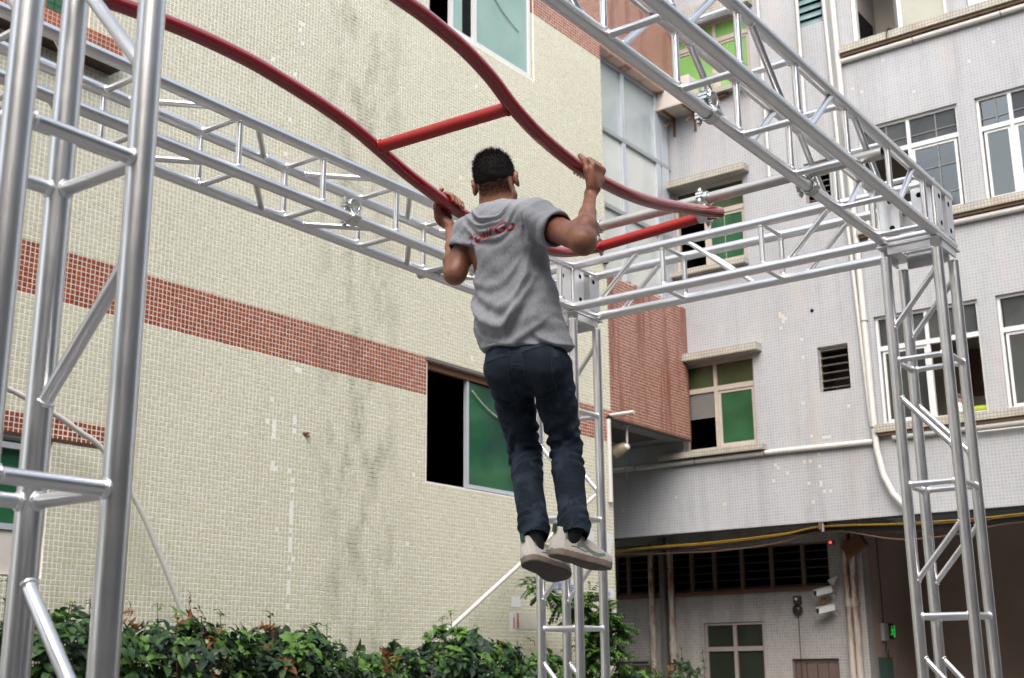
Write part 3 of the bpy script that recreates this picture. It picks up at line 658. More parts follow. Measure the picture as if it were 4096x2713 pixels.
# unseen block added for tubes and glass to mirror and to cut low sky light
back = thing('added_reflection_block', (2, -22, 0), 'unseen brown-grey block added behind the camera for reflections and shade', 'building')
mb = MB(); mb.box(-6.5, 24, -24, -13, 0, 17); mb.build('wall', simple('brown_grey_render', (.11, .10, .095), .85, 0., .1, .5), back)
mb = MB()
for k in range(9):
    for j in range(4): mb.box(-7.8+3.6*k, -6.0+3.6*k, -13.0, -12.985, 1.2+3*j, 2.7+3*j)
mb.build('window', DUSK, back)
wing = thing('added_shading_wing', (14, 2, 0), 'unseen plain grey wing added opposite the cream wall to block low sky light', 'building')  # unseen wing added so that mostly overhead sky lights the courtyard
mb = MB(); mb.box(11.5, 20, -12.9, 26, 0, 15); mb.build('wall', simple('plain_grey_render', (.17, .165, .16), .85, 0., .1, .5), wing)
mb = MB()
for k in range(8):
    for j in range(4): mb.box(11.485, 11.5, -11+3.3*k, -9.2+3.3*k, 1.2+3.3*j, 2.8+3.3*j)
mb.build('window', DUSK, wing)['kind'] = 'stuff'
# ================================================================== truss frame (its own axes are turned half a degree)
TC, TS = 0.99995615, 0.00936462
def TW(p): return (TC*p[0]-TS*p[1], TS*p[0]+TC*p[1], p[2]+CAMH)
S = .243; XR, XL, YF = -1.896, -3.9226, 5.618; ZB, ZT = 1.975, 2.218; R5 = .025; RB = .0135
def weld(mb, p, d, r):      # little fillet ring where a brace meets a chord
    d = Vector(d).normalized(); p = Vector(p)
    mb.path([p-d*.004, p+d*.001, p+d*.005, p+d*.009], [r*1.22, r*1.18, r*1.10, r*1.0], 12, False)
    up = Vector((0,0,1)) if abs(d.z) < .9 else Vector((1,0,0)); u = d.cross(up).normalized(); v = d.cross(u); n = 18
    mb.path([p+d*.002+(u*math.cos(2*math.pi*k/n)+v*math.sin(2*math.pi*k/n))*r*1.16 for k in range(n+1)], [.0020+.0014*(k % 2) for k in range(n+1)], 6, False)
def brace(p, q, parent, rb=RB, rc=R5, name='brace', inset=.8):
    p, q = Vector(p), Vector(q); d = (q-p).normalized(); a = p+d*rc*inset; b = q-d*rc*inset
    mb = MB(); mb.tube(a, b, rb, 12, False); o = mb.build(name, ALU, parent, TW)
    mb = MB(); weld(mb, p+d*rc*.9, d, rb); mb.build('weld', WELD, o, TW)
    mb = MB(); weld(mb, q-d*rc*.9, -d, rb); mb.build('weld', WELD, o, TW)
def truss_thing(name, c, label, cat, group=None): return thing(name, TW(c), label, cat, group)
def tower(cx, cy, z1, rings, diags, label, low=-CAMH):
    t = truss_thing('truss_tower', (cx+S/2, cy+S/2, low), label, 'truss tower', 'aluminium truss towers')
    C = {'00': (cx, cy), '10': (cx+S, cy), '01': (cx, cy+S), '11': (cx+S, cy+S)}
    for k, c in C.items():
        mb = MB(); mb.tube((c[0], c[1], low+.03), (c[0], c[1], z1), R5, 20); mb.build('chord', ALU, t, TW)
    for z in rings:
        for a, b in (('00','10'), ('01','11'), ('00','01'), ('10','11')):
            brace(C[a]+(z,), C[b]+(z,), t, name='rung')
    for a, b, za, zb in diags:
        brace(C[a]+(za,), C[b]+(zb,), t, name='diagonal')
    mb = MB(); mb.box(cx-.12, cx+S+.12, cy-.12, cy+S+.12, low+.002, low+.03); mb.build('base_plate', ALU_PLATE, t, TW)
    return t
rg = [1.3933, .8125, .2300, -.3520, -.934, -1.45]
def zig(rings, z0, first, faces):
    out = []; up = first
    for i, z in enumerate(rings):
        lo, hi = z+.14, z+.418
        for a, b in faces: out.append((a, b, lo, hi) if up else (a, b, hi, lo))
        up = not up
    return out
D = zig(rg[:5], 0, True, (('00','10'), ('01','11')))
tr_ = tower(XR, YF, 1.895, rg, D, 'aluminium truss tower carrying the right corner of the frame'); tl_ = tower(XL, YF, 1.895, rg, D, 'aluminium truss tower behind the climber\'s shoes')
rn = [1.474, .888, .300, -.288, -.87, -1.42]
NX, NY = -1.995, 1.040
DN = [('11','01',1.06,1.34), ('11','01',.72,.465), ('01','11',.172,-.11), ('11','01',-.43,-.70), ('10','00',1.06,1.34), ('10','00',.72,.465), ('00','10',.172,-.11), ('10','00',-.43,-.70)]
tower(NX, NY, 1.97, rn, DN, 'large blurred aluminium truss tower at the left edge, nearest the viewer')

def beam(label, loc): return truss_thing('truss_beam', loc, label, 'truss beam', 'aluminium truss beams')
YN = .86
def longbeam(x0, label, stations, vert, y0, y1):
    t = beam(label, (x0+S/2, (y0+y1)/2, ZB))
    C = {'lb': (x0, ZB), 'rb': (x0+S, ZB), 'lt': (x0, ZT), 'rt': (x0+S, ZT)}
    pt = lambda k, y: (C[k][0], y, C[k][1])
    for k in C:
        mb = MB(); mb.tube(pt(k, y0), pt(k, y1), R5, 18); mb.build('chord', ALU, t, TW)
    for y in stations:
        for a, b in (('lb','rb'), ('lt','rt'), ('lb','lt'), ('rb','rt')): brace(pt(a, y), pt(b, y), t, name='rung')
    pairs = (('lb','lt'), ('rb','rt')) if vert else (('rt','lt'), ('rb','lb'))
    for i in range(len(stations)-1):
        a, b = stations[i], stations[i+1]; lo, hi = a+.095, b-.125
        fl = (i % 2 == 0)
        for p, q in pairs: brace(pt(p, lo if fl else hi), pt(q, hi if fl else lo), t, name='diagonal')
    return t
longbeam(XR, 'aluminium truss beam running overhead on the right towards the viewer', [3.113+.4825*k for k in range(-4, 5)]+[5.50], True, YN, YF-.0)
longbeam(XL, 'aluminium truss beam on the left between the climber and the cream wall', [3.163+.4835*k for k in range(-4, 5)]+[5.50], False, YN, YF-.0)
t = beam('aluminium truss beam across the back, joining the two corner blocks', ((XL+XR)/2, YF, ZB))
xa, xb = XL+S, XR
C = {'fb': (YF, ZB), 'bb': (YF+S, ZB), 'ft': (YF, ZT), 'bt': (YF+S, ZT)}; pt = lambda k, x: (x, C[k][0], C[k][1])
for k in C:
    mb = MB(); mb.tube(pt(k, xa), pt(k, xb), R5, 18); mb.build('chord', ALU, t, TW)
for x in (-3.097, -2.522):
    for a, b in (('fb','bb'), ('ft','bt'), ('fb','ft'), ('bb','bt')): brace(pt(a, x), pt(b, x), t, name='rung')
for a, xa_, b, xb_ in (('ft', -3.237, 'fb', -3.507), ('ft', -2.957, 'fb', -2.673), ('ft', -2.147, 'fb', -2.398)):
    brace(pt(a, xa_), pt(b, xb_), t, name='diagonal'); brace(pt(a.replace('f','b'), xa_), pt(b.replace('f','b'), xb_), t, name='diagonal')

BOLT_HOLE = simple('bolt_hole_shadow', (.006, .006, .007), .9, 0., .1, 9., spec=.1)
def hexhole(mb, c, n, r=.014):
    n = Vector(n); up = Vector((0,0,1)); u = n.cross(up).normalized()
    vs = [Vector(c)+n*.0012+(u*math.cos(k*math.pi/3)+up*math.sin(k*math.pi/3))*r for k in range(6)]
    vb = [v-n*.003 for v in vs]
    mb.add(vs+vb, [tuple(range(6))]+[(i, (i+1) % 6, 6+(i+1) % 6, 6+i) for i in range(6)])
def corner(x0, y0, label):
    t = truss_thing('corner_block', (x0+S/2, y0+S/2, ZB), label, 'truss corner', 'aluminium truss corner blocks')
    x1, y1 = x0+S, y0+S
    for z in (ZB, ZT):
        for a, b in (((x0,y0),(x1,y0)), ((x0,y1),(x1,y1)), ((x0,y0),(x0,y1)), ((x1,y0),(x1,y1))):
            ex = .02; d = (Vector(b)-Vector(a)).normalized()
            mb = MB(); mb.tube(tuple(Vector(a)-d*ex)+(z,), tuple(Vector(b)+d*ex)+(z,), .0245, 16); mb.build('edge_tube', ALU, t, TW)
    zl, zh = ZB+.02, ZT-.018
    for (cx, cy, sx, sy) in ((x0,y0,1,1), (x1,y0,-1,1), (x0,y1,1,-1), (x1,y1,-1,-1)):
        ox, oy = cx-sx*.020, cy-sy*.020
        for ax in (0, 1):
            mb = MB()
            if ax == 0: mb.box(cx-sx*.005, cx+sx*.083, oy, oy+sy*.008, zl, zh); hc = (cx+sx*.052, oy); n = (0,-sy,0)
            else: mb.box(ox, ox+sx*.008, cy-sy*.005, cy+sy*.083, zl, zh); hc = (ox, cy+sy*.052); n = (-sx,0,0)
            pl = mb.build('corner_plate', ALU_PLATE, t, TW)
            for zc in (zl+.035, zh-.035):
                mb = MB(); hexhole(mb, (hc[0], hc[1], zc), n); mb.build('bolt_hole', BOLT_HOLE, pl, TW)
            mb = MB()
            if ax == 0: mb.box(cx+sx*.083, cx+sx*.090, oy+sy*.001, oy+sy*.05, zl, zh)
            else: mb.box(ox+sx*.001, ox+sx*.05, cy+sy*.083, cy+sy*.090, zl, zh)
            mb.build('plate_rib', ALU_PLATE, pl, TW)
        mb = MB(); pts = [(cx-sx*.012+random.uniform(-.001,.001), cy-sy*.012, zl+(zh-zl)*i/22) for i in range(23)]
        mb.path(pts, [.0055+.0018*(i % 2) for i in range(23)], 8); mb.build('weld', WELD, t, TW)
    # flange of flat bar between block and tower
    for z0, z1, nm in ((ZB-.072, ZB-.022, 'flange_bar'), ):
        for a in ((x0+.02, x1-.02, y0-.022, y0-.012), (x0+.02, x1-.02, y1+.012, y1+.022), (x0-.022, x0-.012, y0+.02, y1-.02), (x1+.012, x1+.022, y0+.02, y1-.02)):
            mb = MB(); mb.box(*a, z0, z1); mb.build(nm, ALU_PLATE, t, TW)
        for a in ((x0-.03, x1+.03, y0-.03, y0+.045), (x0-.03, x1+.03, y1-.045, y1+.03), (x0-.03, x0+.045, y0+.0455, y1-.0455), (x1-.045, x1+.03, y0+.0455, y1-.0455)):
            mb = MB(); mb.box(*a, ZB-.0335, ZB-.0265); mb.build('flange_plate', ALU_PLATE, t, TW)
    return t
corner(XR, YF, 'plated corner block on the right tower, seen large with hexagonal bolt holes'); corner(XL, YF, 'plated corner block behind the climber\'s waist')
corner(NX, .80, 'plated corner block on top of the nearest tower, above the photo')

# ================================================================== red rails
lad = truss_thing('climbing_rails', (-2.61, 3.2, 1.88), 'pair of wavy glossy red tube rails with rungs that the man hangs from', 'climbing rails')
def smooth_path(pts, sub=6):
    P_ = [Vector(p) for p in pts]; out = []
    for i in range(len(P_)-1):
        p0 = P_[max(i-1, 0)]; p1 = P_[i]; p2 = P_[i+1]; p3 = P_[min(i+2, len(P_)-1)]
        for k in range(sub):
            t = k/sub
            out.append(.5*((2*p1)+(-p0+p2)*t+(2*p0-5*p1+4*p2-p3)*t*t+(-p0+3*p1-3*p2+p3)*t*t*t))
    return out+[P_[-1]]
XRR, XRL = -2.30, -2.92
pr_ = [(.95,1.80),(1.3,1.87),(1.7,1.945),(2.1,1.993),(2.45,2.010),(2.62,2.006),(2.733,1.997),(2.892,1.972),(3.039,1.928),(3.166,1.868),(3.312,1.821),(3.467,1.793),(3.60,1.779),(3.752,1.777),(3.934,1.786),(4.128,1.813),(4.337,1.857),(4.562,1.909),(4.70,1.944)]
pl_ = [(.95,1.79),(1.3,1.85),(1.7,1.905),(1.968,1.938),(2.152,1.959),(2.348,1.972),(2.539,1.973),(2.71,1.960),(2.892,1.939),(3.047,1.912),(3.182,1.876),(3.324,1.836),(3.471,1.805),(3.61,1.780),(3.72,1.768),(3.95,1.760),(4.279,1.787),(4.468,1.831),(4.70,1.915)]
rails = []
for X_, pp in ((XRR, pr_), (XRL, pl_)):
    mb = MB(); mb.path(smooth_path([(X_, y, z) for y, z in pp]), R5, 20); rails.append(mb.build('rail', RED_PAINT, lad, TW))
for xr, y, zl, zr in ((0, 3.166, 1.880, 1.866), (0, 4.685, 1.912, 1.940), (0, 1.45, 1.872, 1.898)):
    mb = MB(); mb.tube((XRL+.012, y, zl), (XRR-.012, y, zr), R5-.0008, 20); rg_ = mb.build('rung', RED_RUNG, lad, TW)
    mb = MB(); weld(mb, (XRL+.022, y, zl), (1,0,0), R5*.86); mb.build('weld', RED_PAINT, rg_, TW); mb = MB(); weld(mb, (XRR-.022, y, zr), (-1,0,0), R5*.86); mb.build('weld', RED_PAINT, rg_, TW)

# scaffold pipe lying on the bottom chords, with its couplers
PY, PZ = 4.70, 2.026
sp = truss_thing('scaffold_pipe', (-2.7, PY, PZ), 'grey steel scaffold pipe lying across both side trusses', 'pipe')
mb = MB(); pts = [(-4.02, PY, 2.000), (-3.0, PY, 2.016), (-1.56, PY, 2.031)]
mb.path(pts, .0245, 20, False); o = mb.build('tube', STEEL_PIPE, sp, TW)
mb = MB(); mb.path([(-1.5605, PY, 2.031), (-1.5605+.0001, PY, 2.031)], .0245, 20, False)
mb = MB()
n = 20
for xe, ze in ((-4.02, 2.0), (-1.56, 2.031)):
    vo = [(xe, PY+.0245*math.cos(2*math.pi*k/n), ze+.0245*math.sin(2*math.pi*k/n)) for k in range(n)]
    vi = [(xe, PY+.0205*math.cos(2*math.pi*k/n), ze+.0205*math.sin(2*math.pi*k/n)) for k in range(n)]
    sg = 1 if xe < -3 else -1
    vd = [(xe+sg*.12, p[1], p[2]) for p in vi]
    mb.add(vo+vi+vd, [(k, (k+1) % n, n+(k+1) % n, n+k) for k in range(n)]+[(n+k, n+(k+1) % n, 2*n+(k+1) % n, 2*n+k) for k in range(n)]+[tuple(range(2*n, 3*n))])
mb.build('pipe_mouth', simple('dull_pipe_bore', (.10, .095, .09), .7, .4), sp, TW)

def coupler(c, ax1, ax2, off, label, r=.0255):
    """two hinged half-shells bolted back to back: one grips a tube along ax1 at c, the other a tube along ax2 at c+off"""
    t = truss_thing('pipe_coupler', c, label, 'pipe clamp', 'galvanised swivel pipe clamps')
    c = Vector(c); off = Vector(off); dn = off.normalized() if off.length else Vector((0,0,1))
    for cc, ax, s in ((c, Vector(ax1), -1), (c+off, Vector(ax2), 1)):
        ax = ax.normalized(); u = dn*s; v = ax.cross(u).normalized()
        mb = MB()
        for e in (-.020, 0, .020):
            mb.torus(cc+ax*e, ax, r+.004, .0045, 20, 6)
        n_ = 22; vs = []; fs = []
        for e in (-.022, .022):
            for rr in (r+.001, r+.0075):
                for k in range(n_): vs.append(cc+ax*e+(u*math.cos(2*math.pi*k/n_)+v*math.sin(2*math.pi*k/n_))*rr)
        for k in range(n_):
            k2 = (k+1) % n_; fs += [(k, k2, n_+k2, n_+k), (2*n_+k, 3*n_+k, 3*n_+k2, 2*n_+k2), (n_+k, n_+k2, 3*n_+k2, 3*n_+k), (k, 2*n_+k, 2*n_+k2, k2)]
        mb.add(vs, fs); mb.build('shell', GALV, t, TW)
        mb = MB(); q = cc+v*(r+.018)
        mb.obox(cc+v*(r+.014)+u*.006, ax*.017, v*.013, u*.005); mb.obox(cc+v*(r+.014)-u*.008, ax*.017, v*.013, u*.005); mb.build('lug', GALV, t, TW)
        mb = MB(); mb.tube(q-u*.038, q+u*.034, .0058, 8); bo = mb.build('bolt', GALV, t, TW)
        mb = MB(); mb.tube(q-u*.034, q-u*.022, .0118, 6); mb.tube(q+u*.016, q+u*.026, .0118, 6); mb.build('nut', GALV, bo, TW)
        mb = MB(); q2 = cc-v*(r+.010); mb.tube(q2-ax*.024, q2+ax*.024, .008, 8); mb.build('hinge_pin', GALV, t, TW)
    if off.length > .04:
        mb = MB(); mb.tube(c+off*.36, c+off*.64, .016, 10); mb.build('swivel', GALV, t, TW)
    return t
XX, YY_ = (1,0,0), (0,1,0)
coupler((-2.37, PY, 2.022), XX, XX, (0,-.012,-.078), 'galvanised clamp joining red rung and pipe near the right rail end')
coupler((-2.93, PY, 2.017), XX, XX, (0,-.012,-.095), 'galvanised clamp joining red rung and pipe next to the man\'s elbow')
coupler((XR, 4.74, ZB), YY_, XX, (0,-.03,.052), 'galvanised clamp where the grey pipe crosses the right truss')
coupler((XL+S, 4.745, ZB), YY_, XX, (0,-.03,.040), 'galvanised clamp fixing the grey pipe to the left truss behind the man')
coupler((XR, 3.837, ZB+.0), YY_, XX, (.0,.0,.055), 'empty galvanised clamp on the right truss beam in front of the green window')
coupler((XL+S, 3.83, ZB+.0), YY_, XX, (.0,.0,.055), 'empty galvanised clamp on the left truss beam')
# ================================================================== pipes and cables
def pipe(name, pts, r, mat, label, cat, group=None, clips=()):
    t = thing(name, pts[0], label, cat, group)
    mb = MB(); mb.path(pts, r, 12); mb.build('tube', mat, t)
    for p, ax in clips:
        mb = MB(); p = Vector(p); mb.torus(p, ax, r+.004, .006, 12, 6)
        mb.build('clip', RUST, t)
    return t
gp = 'white pipes fixed to the grey wall'
yw = G-.045
pipe('drain_pipe', [(-7.84, yw, 14.4), (-7.83, yw, 9.32)], .026, PVC, 'thin white pipe hanging down the grey wall with a red end cap', 'pipe', gp)
mb = MB(); mb.path([(-7.83, yw, 9.32), (-7.83, yw, 9.23)], .030, 12); o = mb.build('end_cap', PVC, bpy.data.objects['drain_pipe'])
mb = MB(); mb.ellip((-7.83, yw, 9.20), .034, .034, .034); mb.build('valve_cap', simple('red_plastic', (.35, .03, .03), .4), bpy.data.objects['drain_pipe'])
pipe('drain_pipe', [(-7.15, yw, 14.4), (-7.16, yw, 9.7)], .028, PVC, 'white pipe running down across the teal louvre', 'pipe', gp)
pipe('drain_pipe', [(-6.75, yw, 14.4), (-6.64, yw, 8.6), (-6.60, yw, 7.9), (-6.51, yw, 5.2), (-6.49, yw, 4.95)], .030, PVC, 'white pipe left of the thick drain pipe, bending slightly over two floors', 'pipe', gp)
pipe('drain_pipe', [(-6.58, yw-.02, 14.4), (-6.53, yw-.02, 10.2), (-6.49, yw-.02, 8.2), (-6.455, yw-.02, 4.95), (-6.44, yw-.03, 4.68), (-6.37, yw-.05, 4.30), (-6.25, yw-.06, 4.02), (-6.05, yw-.04, 3.76)], .047, PVC,
     'thickest white drain pipe, curving away to the lower right at its foot', 'pipe', gp, [((-6.47, yw-.02, 6.6), (0,0,1)), ((-6.455, yw-.02, 5.0), (0,0,1)), ((-6.52, yw-.02, 9.2), (0,0,1))])
for zc, xl, lab in ((10.85, -6.50, 'white pipe along the wall under the top ledge'), (7.83, -6.3, 'white pipe along the wall under the middle ledge'), (4.83, -6.2, 'white pipe along the wall under the lowest ledge')):
    pipe('conduit_pipe', [(xl, yw, zc), (3.5, yw, zc)], .042, PVC, lab, 'pipe', 'white horizontal pipes under the ledges', [((xl+1.15+1.3*k, yw, zc), (1,0,0)) for k in range(5)])
pipe('conduit_pipe', [(-11.2, yw, 4.82), (-8.06, yw, 4.825), (-6.62, yw, 4.805), (-6.50, yw, 4.80)], .042, PVC, 'white pipe along the grey wall left of the thick drain pipe', 'pipe', None, [((-10.5, yw, 4.82), (1,0,0)), ((-9.4, yw, 4.822), (1,0,0)), ((-8.2, yw, 4.825), (1,0,0))])
pipe('cable_duct', [(-5.0, yw-.02, 4.76), (-4.2, yw-.02, 4.758), (3, yw-.02, 4.75)], .014, PVC, 'thin cream cable just below the lowest horizontal pipe', 'cable')
for x, lab in ((-11.145, 'left of the two separate rust-stained pipes under the overhang'), (-10.765, 'right of the two separate rust-stained pipes under the overhang')):
    yq = Y2-.08
    t = pipe('stained_pipe', [(x, yq, 3.75), (x-.006, yq, .0)], .052, RUST_PVC, lab, 'pipe', 'rust-stained pipes under the overhang', [((x, yq, 3.3), (0,0,1))])
    mb = MB(); mb.path([(x, yq, 2.36 if x < -11 else 1.9), (x, yq, 2.44 if x < -11 else 2.1)], .068, 12); mb.build('socket', RUST_PVC, t)
for x, lab in ((-7.65, 'left pipe of the rust-stained pair beside the passage'), (-7.54, 'right pipe of the rust-stained pair beside the passage')):
    yq = Y2-.07
    t = pipe('stained_pipe', [(x+.12 if x > -7.6 else x+.10, yq-.1, 3.72), (x, yq, 3.42), (x-.01, yq, 0.)], .050, RUST_PVC, lab, 'pipe', 'rust-stained pipes under the overhang', [((x, yq, 2.62), (0,0,1))])
    mb = MB(); mb.path([(x, yq, 2.56), (x, yq, 2.68)], .062, 12); mb.build('socket', RUST_PVC, t)
t = thing('floodlight_box', (-7.42, Y2-.25, 3.5), 'dark rusty box lamp above the paired pipes', 'lamp')
mb = MB(); mb.obox((-7.42, Y2-.22, 3.47), (.15, 0, .09), (0, .09, 0), (-.05, 0, .085)); mb.build('housing', RUST, t)
mb = MB(); mb.obox((-7.30, Y2-.22, 3.53), (.01, 0, .006), (0, .075, 0), (-.045, 0, .07)); mb.build('lens', SMOKE, t); mb = MB(); mb.tube((-7.5, Y2-.2, 3.5), (-7.62, Y2-.01, 3.62), .02, 8); mb.build('bracket', RUST, t)
# bundle of cables slung under the overhang
def cable(pts, r, mat, label, sag=.0, grp='cables slung under the overhang', n=40):
    P_ = smooth_path(pts, 8); o_ = MB(); o_.path([(p[0], p[1], p[2]) for p in P_], r, 6); o = o_.build('hanging_cable', mat); return tag(o, label, 'cable', grp)
yc = G+.06
cable([(-11.5,yc,3.50),(-10.3,yc,3.545),(-9.2,yc,3.55),(-8.0,yc,3.60),(-7.40,yc,3.66),(-6.3,yc,3.615),(-5.2,yc,3.60),(-4.4,yc,3.62),(-3.2,yc,3.60),(-1,yc,3.63)], .009, YEL, 'upper yellow cable along the overhang edge')
cable([(-11.5,yc+.04,3.47),(-10.3,yc+.04,3.53),(-9.2,yc+.04,3.53),(-8.1,yc+.04,3.58),(-7.40,yc+.04,3.65),(-6.0,yc+.04,3.59),(-5.2,yc+.04,3.57),(-4.4,yc+.04,3.60),(-1,yc+.04,3.60)], .008, YEL, 'lower yellow cable along the overhang edge')
cable([(-11.5,yc+.1,3.46),(-10.2,yc+.1,3.44),(-9.2,yc+.1,3.42),(-8.2,yc+.1,3.47),(-7.36,yc+.1,3.60),(-6.3,yc+.1,3.40),(-5.4,yc+.1,3.42),(-4.5,yc+.1,3.52),(-1,yc+.1,3.50)], .012, BRN, 'sagging brown cable, lowest of the bundle')
cable([(-11.5,yc+.16,3.52),(-10.0,yc+.16,3.50),(-8.6,yc+.16,3.44),(-7.36,yc+.16,3.60),(-6.2,yc+.16,3.50),(-4.5,yc+.16,3.53),(-1,yc+.16,3.5)], .012, BRN, 'second brown cable in the middle of the bundle')
for k in range(4):
    cable([(-11.5,yc+.1+.03*k,3.52+.03*k),(-9.4,yc+.1+.03*k,3.49+.03*k),(-7.4,yc+.1+.03*k,3.60+.02*k),(-6.0,yc+.1+.03*k,3.50+.025*k),(-4.5,yc+.1+.03*k,3.53+.02*k),(-1,yc+.1+.03*k,3.54+.02*k)], .011, BLACK_RUB, 'black cable, %s of four in the bundle under the overhang' % ('lowest', 'second lowest', 'second highest', 'highest')[k])
for x in (-7.40, -4.45):
    t = thing('cable_bracket', (x, G+.2, 3.72), 'dark iron cable bracket under the overhang '+('beside the red indicator lamp' if x < -6 else 'near the right edge'), 'bracket')
    mb = MB(); mb.obox((x-.02, G+.2, 3.66), (.02,0,0), (0,.2,0), (0,0,.05)); mb.build('arm', RUST, t); mb = MB(); mb.tube((x, yc, 3.72), (x, yc, 3.58), .03, 8); mb.build('insulator', GALV, t)
LED = NT('red_indicator_glow'); LED.b.inputs['Emission Color'].default_value = (1, .03, .02, 1); LED.b.inputs['Emission Strength'].default_value = 3; LED.col((.4, .02, .02)); LED = LED.mat
t = thing('indicator_lamp', (-7.42, G+.35, 3.44), 'tiny glowing red indicator light among the cables', 'lamp')
mb = MB(); mb.ellip((-7.42, G+.34, 3.445), .017, .015, .017, 10, 6); mb.build('bulb', LED, t); mb = MB(); mb.box(-7.46, -7.38, G+.362, G+.41, 3.41, 3.48); mb.build('housing', BLACK_RUB, t)
# ------------------------------------------------ cameras, bell, exit sign
WHITEP = simple('white_plastic', (.70, .70, .69), .35, 0., .06, 9.)
for (x, z, dx, lab) in ((-7.95, 2.80, -.12, 'upper white security camera beside the paired pipes'), (-7.93, 2.53, -.11, 'lower white security camera beside the paired pipes')):
    t = thing('security_camera', (x, Y2-.02, z), lab, 'camera', 'security cameras on the wall')
    a = Vector((x+.08, Y2-.16, z+.02)); b = Vector((x-.12, Y2-.30, z-.03))
    mb = MB(); mb.obox((a+b)/2, (b-a)/2, Vector((.02, -.028, 0))*1.3, (0,0,.042)); mb.build('body', WHITEP, t)
    mb = MB(); mb.obox((a+b)/2+Vector((-.02,-.012,.05)), (b-a)/2*1.15, Vector((.024, -.034, 0))*1.3, (0,0,.006)); mb.build('sun_shield', WHITEP, t)
    mb = MB(); mb.tube(b, b+(b-a).normalized()*.03, .033, 12); mb.build('lens', BLACK_RUB, t)
    mb = MB(); mb.tube((x+.02, Y2-.20, z-.03), (x+.04, Y2-.002, z-.07), .014, 8); mb.tube((x+.04, Y2-.012, z-.07), (x+.04, Y2-.001, z-.07), .04, 10); mb.build('bracket', GALV, t)
t = thing('speaker_horn', (-7.83, Y2-.1, 2.98), 'small white bell-shaped loudspeaker above the security cameras', 'speaker')
mb = MB(); mb.path([(-7.80,Y2-.06,3.03),(-7.84,Y2-.10,2.99),(-7.88,Y2-.14,2.93)], [.02,.035,.065], 12); mb.build('horn', WHITEP, t)
t = thing('sensor_lamp', (-8.05, Y2-.05, 2.66), 'small amber wall lamp below the upper security camera', 'lamp')
mb = MB(); mb.ellip((-8.05, Y2-.06, 2.66), .05, .05, .05, 12, 8); mb.build('globe', simple('amber_glass', (.42, .24, .08), .3), t); mb = MB(); mb.box(-8.09, -8.01, Y2-.02, Y2-.001, 2.62, 2.72); mb.build('base', WHITEP, t)
t = thing('alarm_bell', (-8.51, Y2-.05, 2.60), 'dark round alarm bell with a small white lamp on top', 'alarm bell')
mb = MB(); mb.ellip((-8.51, Y2-.05, 2.54), .085, .06, .085); mb.build('gong', simple('dark_bell', (.045, .04, .04), .4, .5), t)
mb = MB(); mb.bevelbox(-8.57, -8.45, Y2-.07, Y2-.001, 2.63, 2.76, .012); o = mb.build('housing', DARK_BROWN, t); mb = MB(); mb.ellip((-8.51, Y2-.075, 2.71), .025, .02, .025); mb.build('lamp', WHITEP, o)
mb = MB(); mb.path([(-8.52, Y2-.008, 2.46), (-8.53, Y2-.008, 1.2)], .006, 6); mb.build('wire', BLACK_RUB, t)
EXG = NT('exit_sign_glow'); EXG.b.inputs['Emission Color'].default_value = (.04, .75, .10, 1); EXG.b.inputs['Emission Strength'].default_value = .2; EXG.col((.02, .3, .06)); EXG = EXG.mat
ex, ez, ey = -7.39, 2.17, 19.95
t = thing('exit_sign', (-7.40, 19.9, 2.17), 'small green emergency exit sign with a running figure in the dark passage', 'exit sign')
mb = MB(); mb.box(-7.404, -7.38, 19.84, 20.10, 2.09, 2.32); mb.build('case', BLACK_RUB, t)
mb = MB(); x_ = -7.378
def yzbar(m, a, b, w_):
    d = Vector((0, b[0]-a[0], b[1]-a[1])); L = d.length; d.normalize(); n_ = Vector((0, -d.z, d.y))
    m.obox((x_, (a[0]+b[0])/2, (a[1]+b[1])/2), (.001,0,0), d*L/2, n_*w_/2)
for a, b, w_ in (((19.96,2.24),(19.98,2.19),.03), ((19.98,2.19),(20.03,2.14),.024), ((19.98,2.19),(19.93,2.15),.024), ((19.93,2.15),(19.90,2.15),.02), ((19.95,2.235),(20.03,2.22),.018), ((19.96,2.235),(19.91,2.20),.018), ((20.03,2.14),(20.03,2.11),.02)): yzbar(mb, a, b, w_)
mb.ellip((x_, 19.955, 2.27), .002, .018, .018, 10, 6); mb.box(x_-.001, x_+.0005, 20.045, 20.085, 2.11, 2.30); mb.build('pictogram', EXG, t)
t = thing('switch_box', (-7.40, 19.6, 2.15), 'grey switch box with loose wires left of the exit sign', 'switch box')
mb = MB(); mb.bevelbox(-7.404, -7.34, 19.52, 19.72, 2.05, 2.32, .008); mb.build('case', CONC, t); mb = MB(); mb.path([(-7.36,19.62,2.05),(-7.36,19.58,1.9),(-7.36,19.66,1.78),(-7.36,19.7,1.92)], .006, 6); mb.path([(-7.37, 19.6, 2.32), (-7.37, 19.58, 3.7)], .008, 6); mb.build('wire', BLACK_RUB, t)
# ------------------------------------------------ air-conditioner shelf by the bridge
t = thing('air_conditioner', (-9.38, G-.2, 10.8), 'pale air-conditioner unit on a rusty bracketed shelf beside the bridge glazing', 'air conditioner')
mb = MB(); mb.bevelbox(-9.66, -9.0, G-.40, G-.06, 10.80, 11.28, .02); mb.build('casing', simple('grubby_white_casing', (.55, .50, .47), .5, 0., .15, 5.), t)
mb = MB(); mb.box(-9.70, -8.98, G-.44, G-.001, 10.765, 10.798); mb.build('shelf', simple('peeling_white_board', (.50, .44, .38), .7, 0., .3, 8.), t)
for x in (-9.52, -9.12):
    mb = MB(); mb.box(x-.018, x+.018, G-.42, G-.002, 10.735, 10.764); mb.box(x-.018, x+.018, G-.03, G-.002, 10.42, 10.734); mb.obox((x, G-.19, 10.60), (.012,0,0), (0,.17,.145), (0,.008,-.009)); mb.build('bracket', RUST, t)
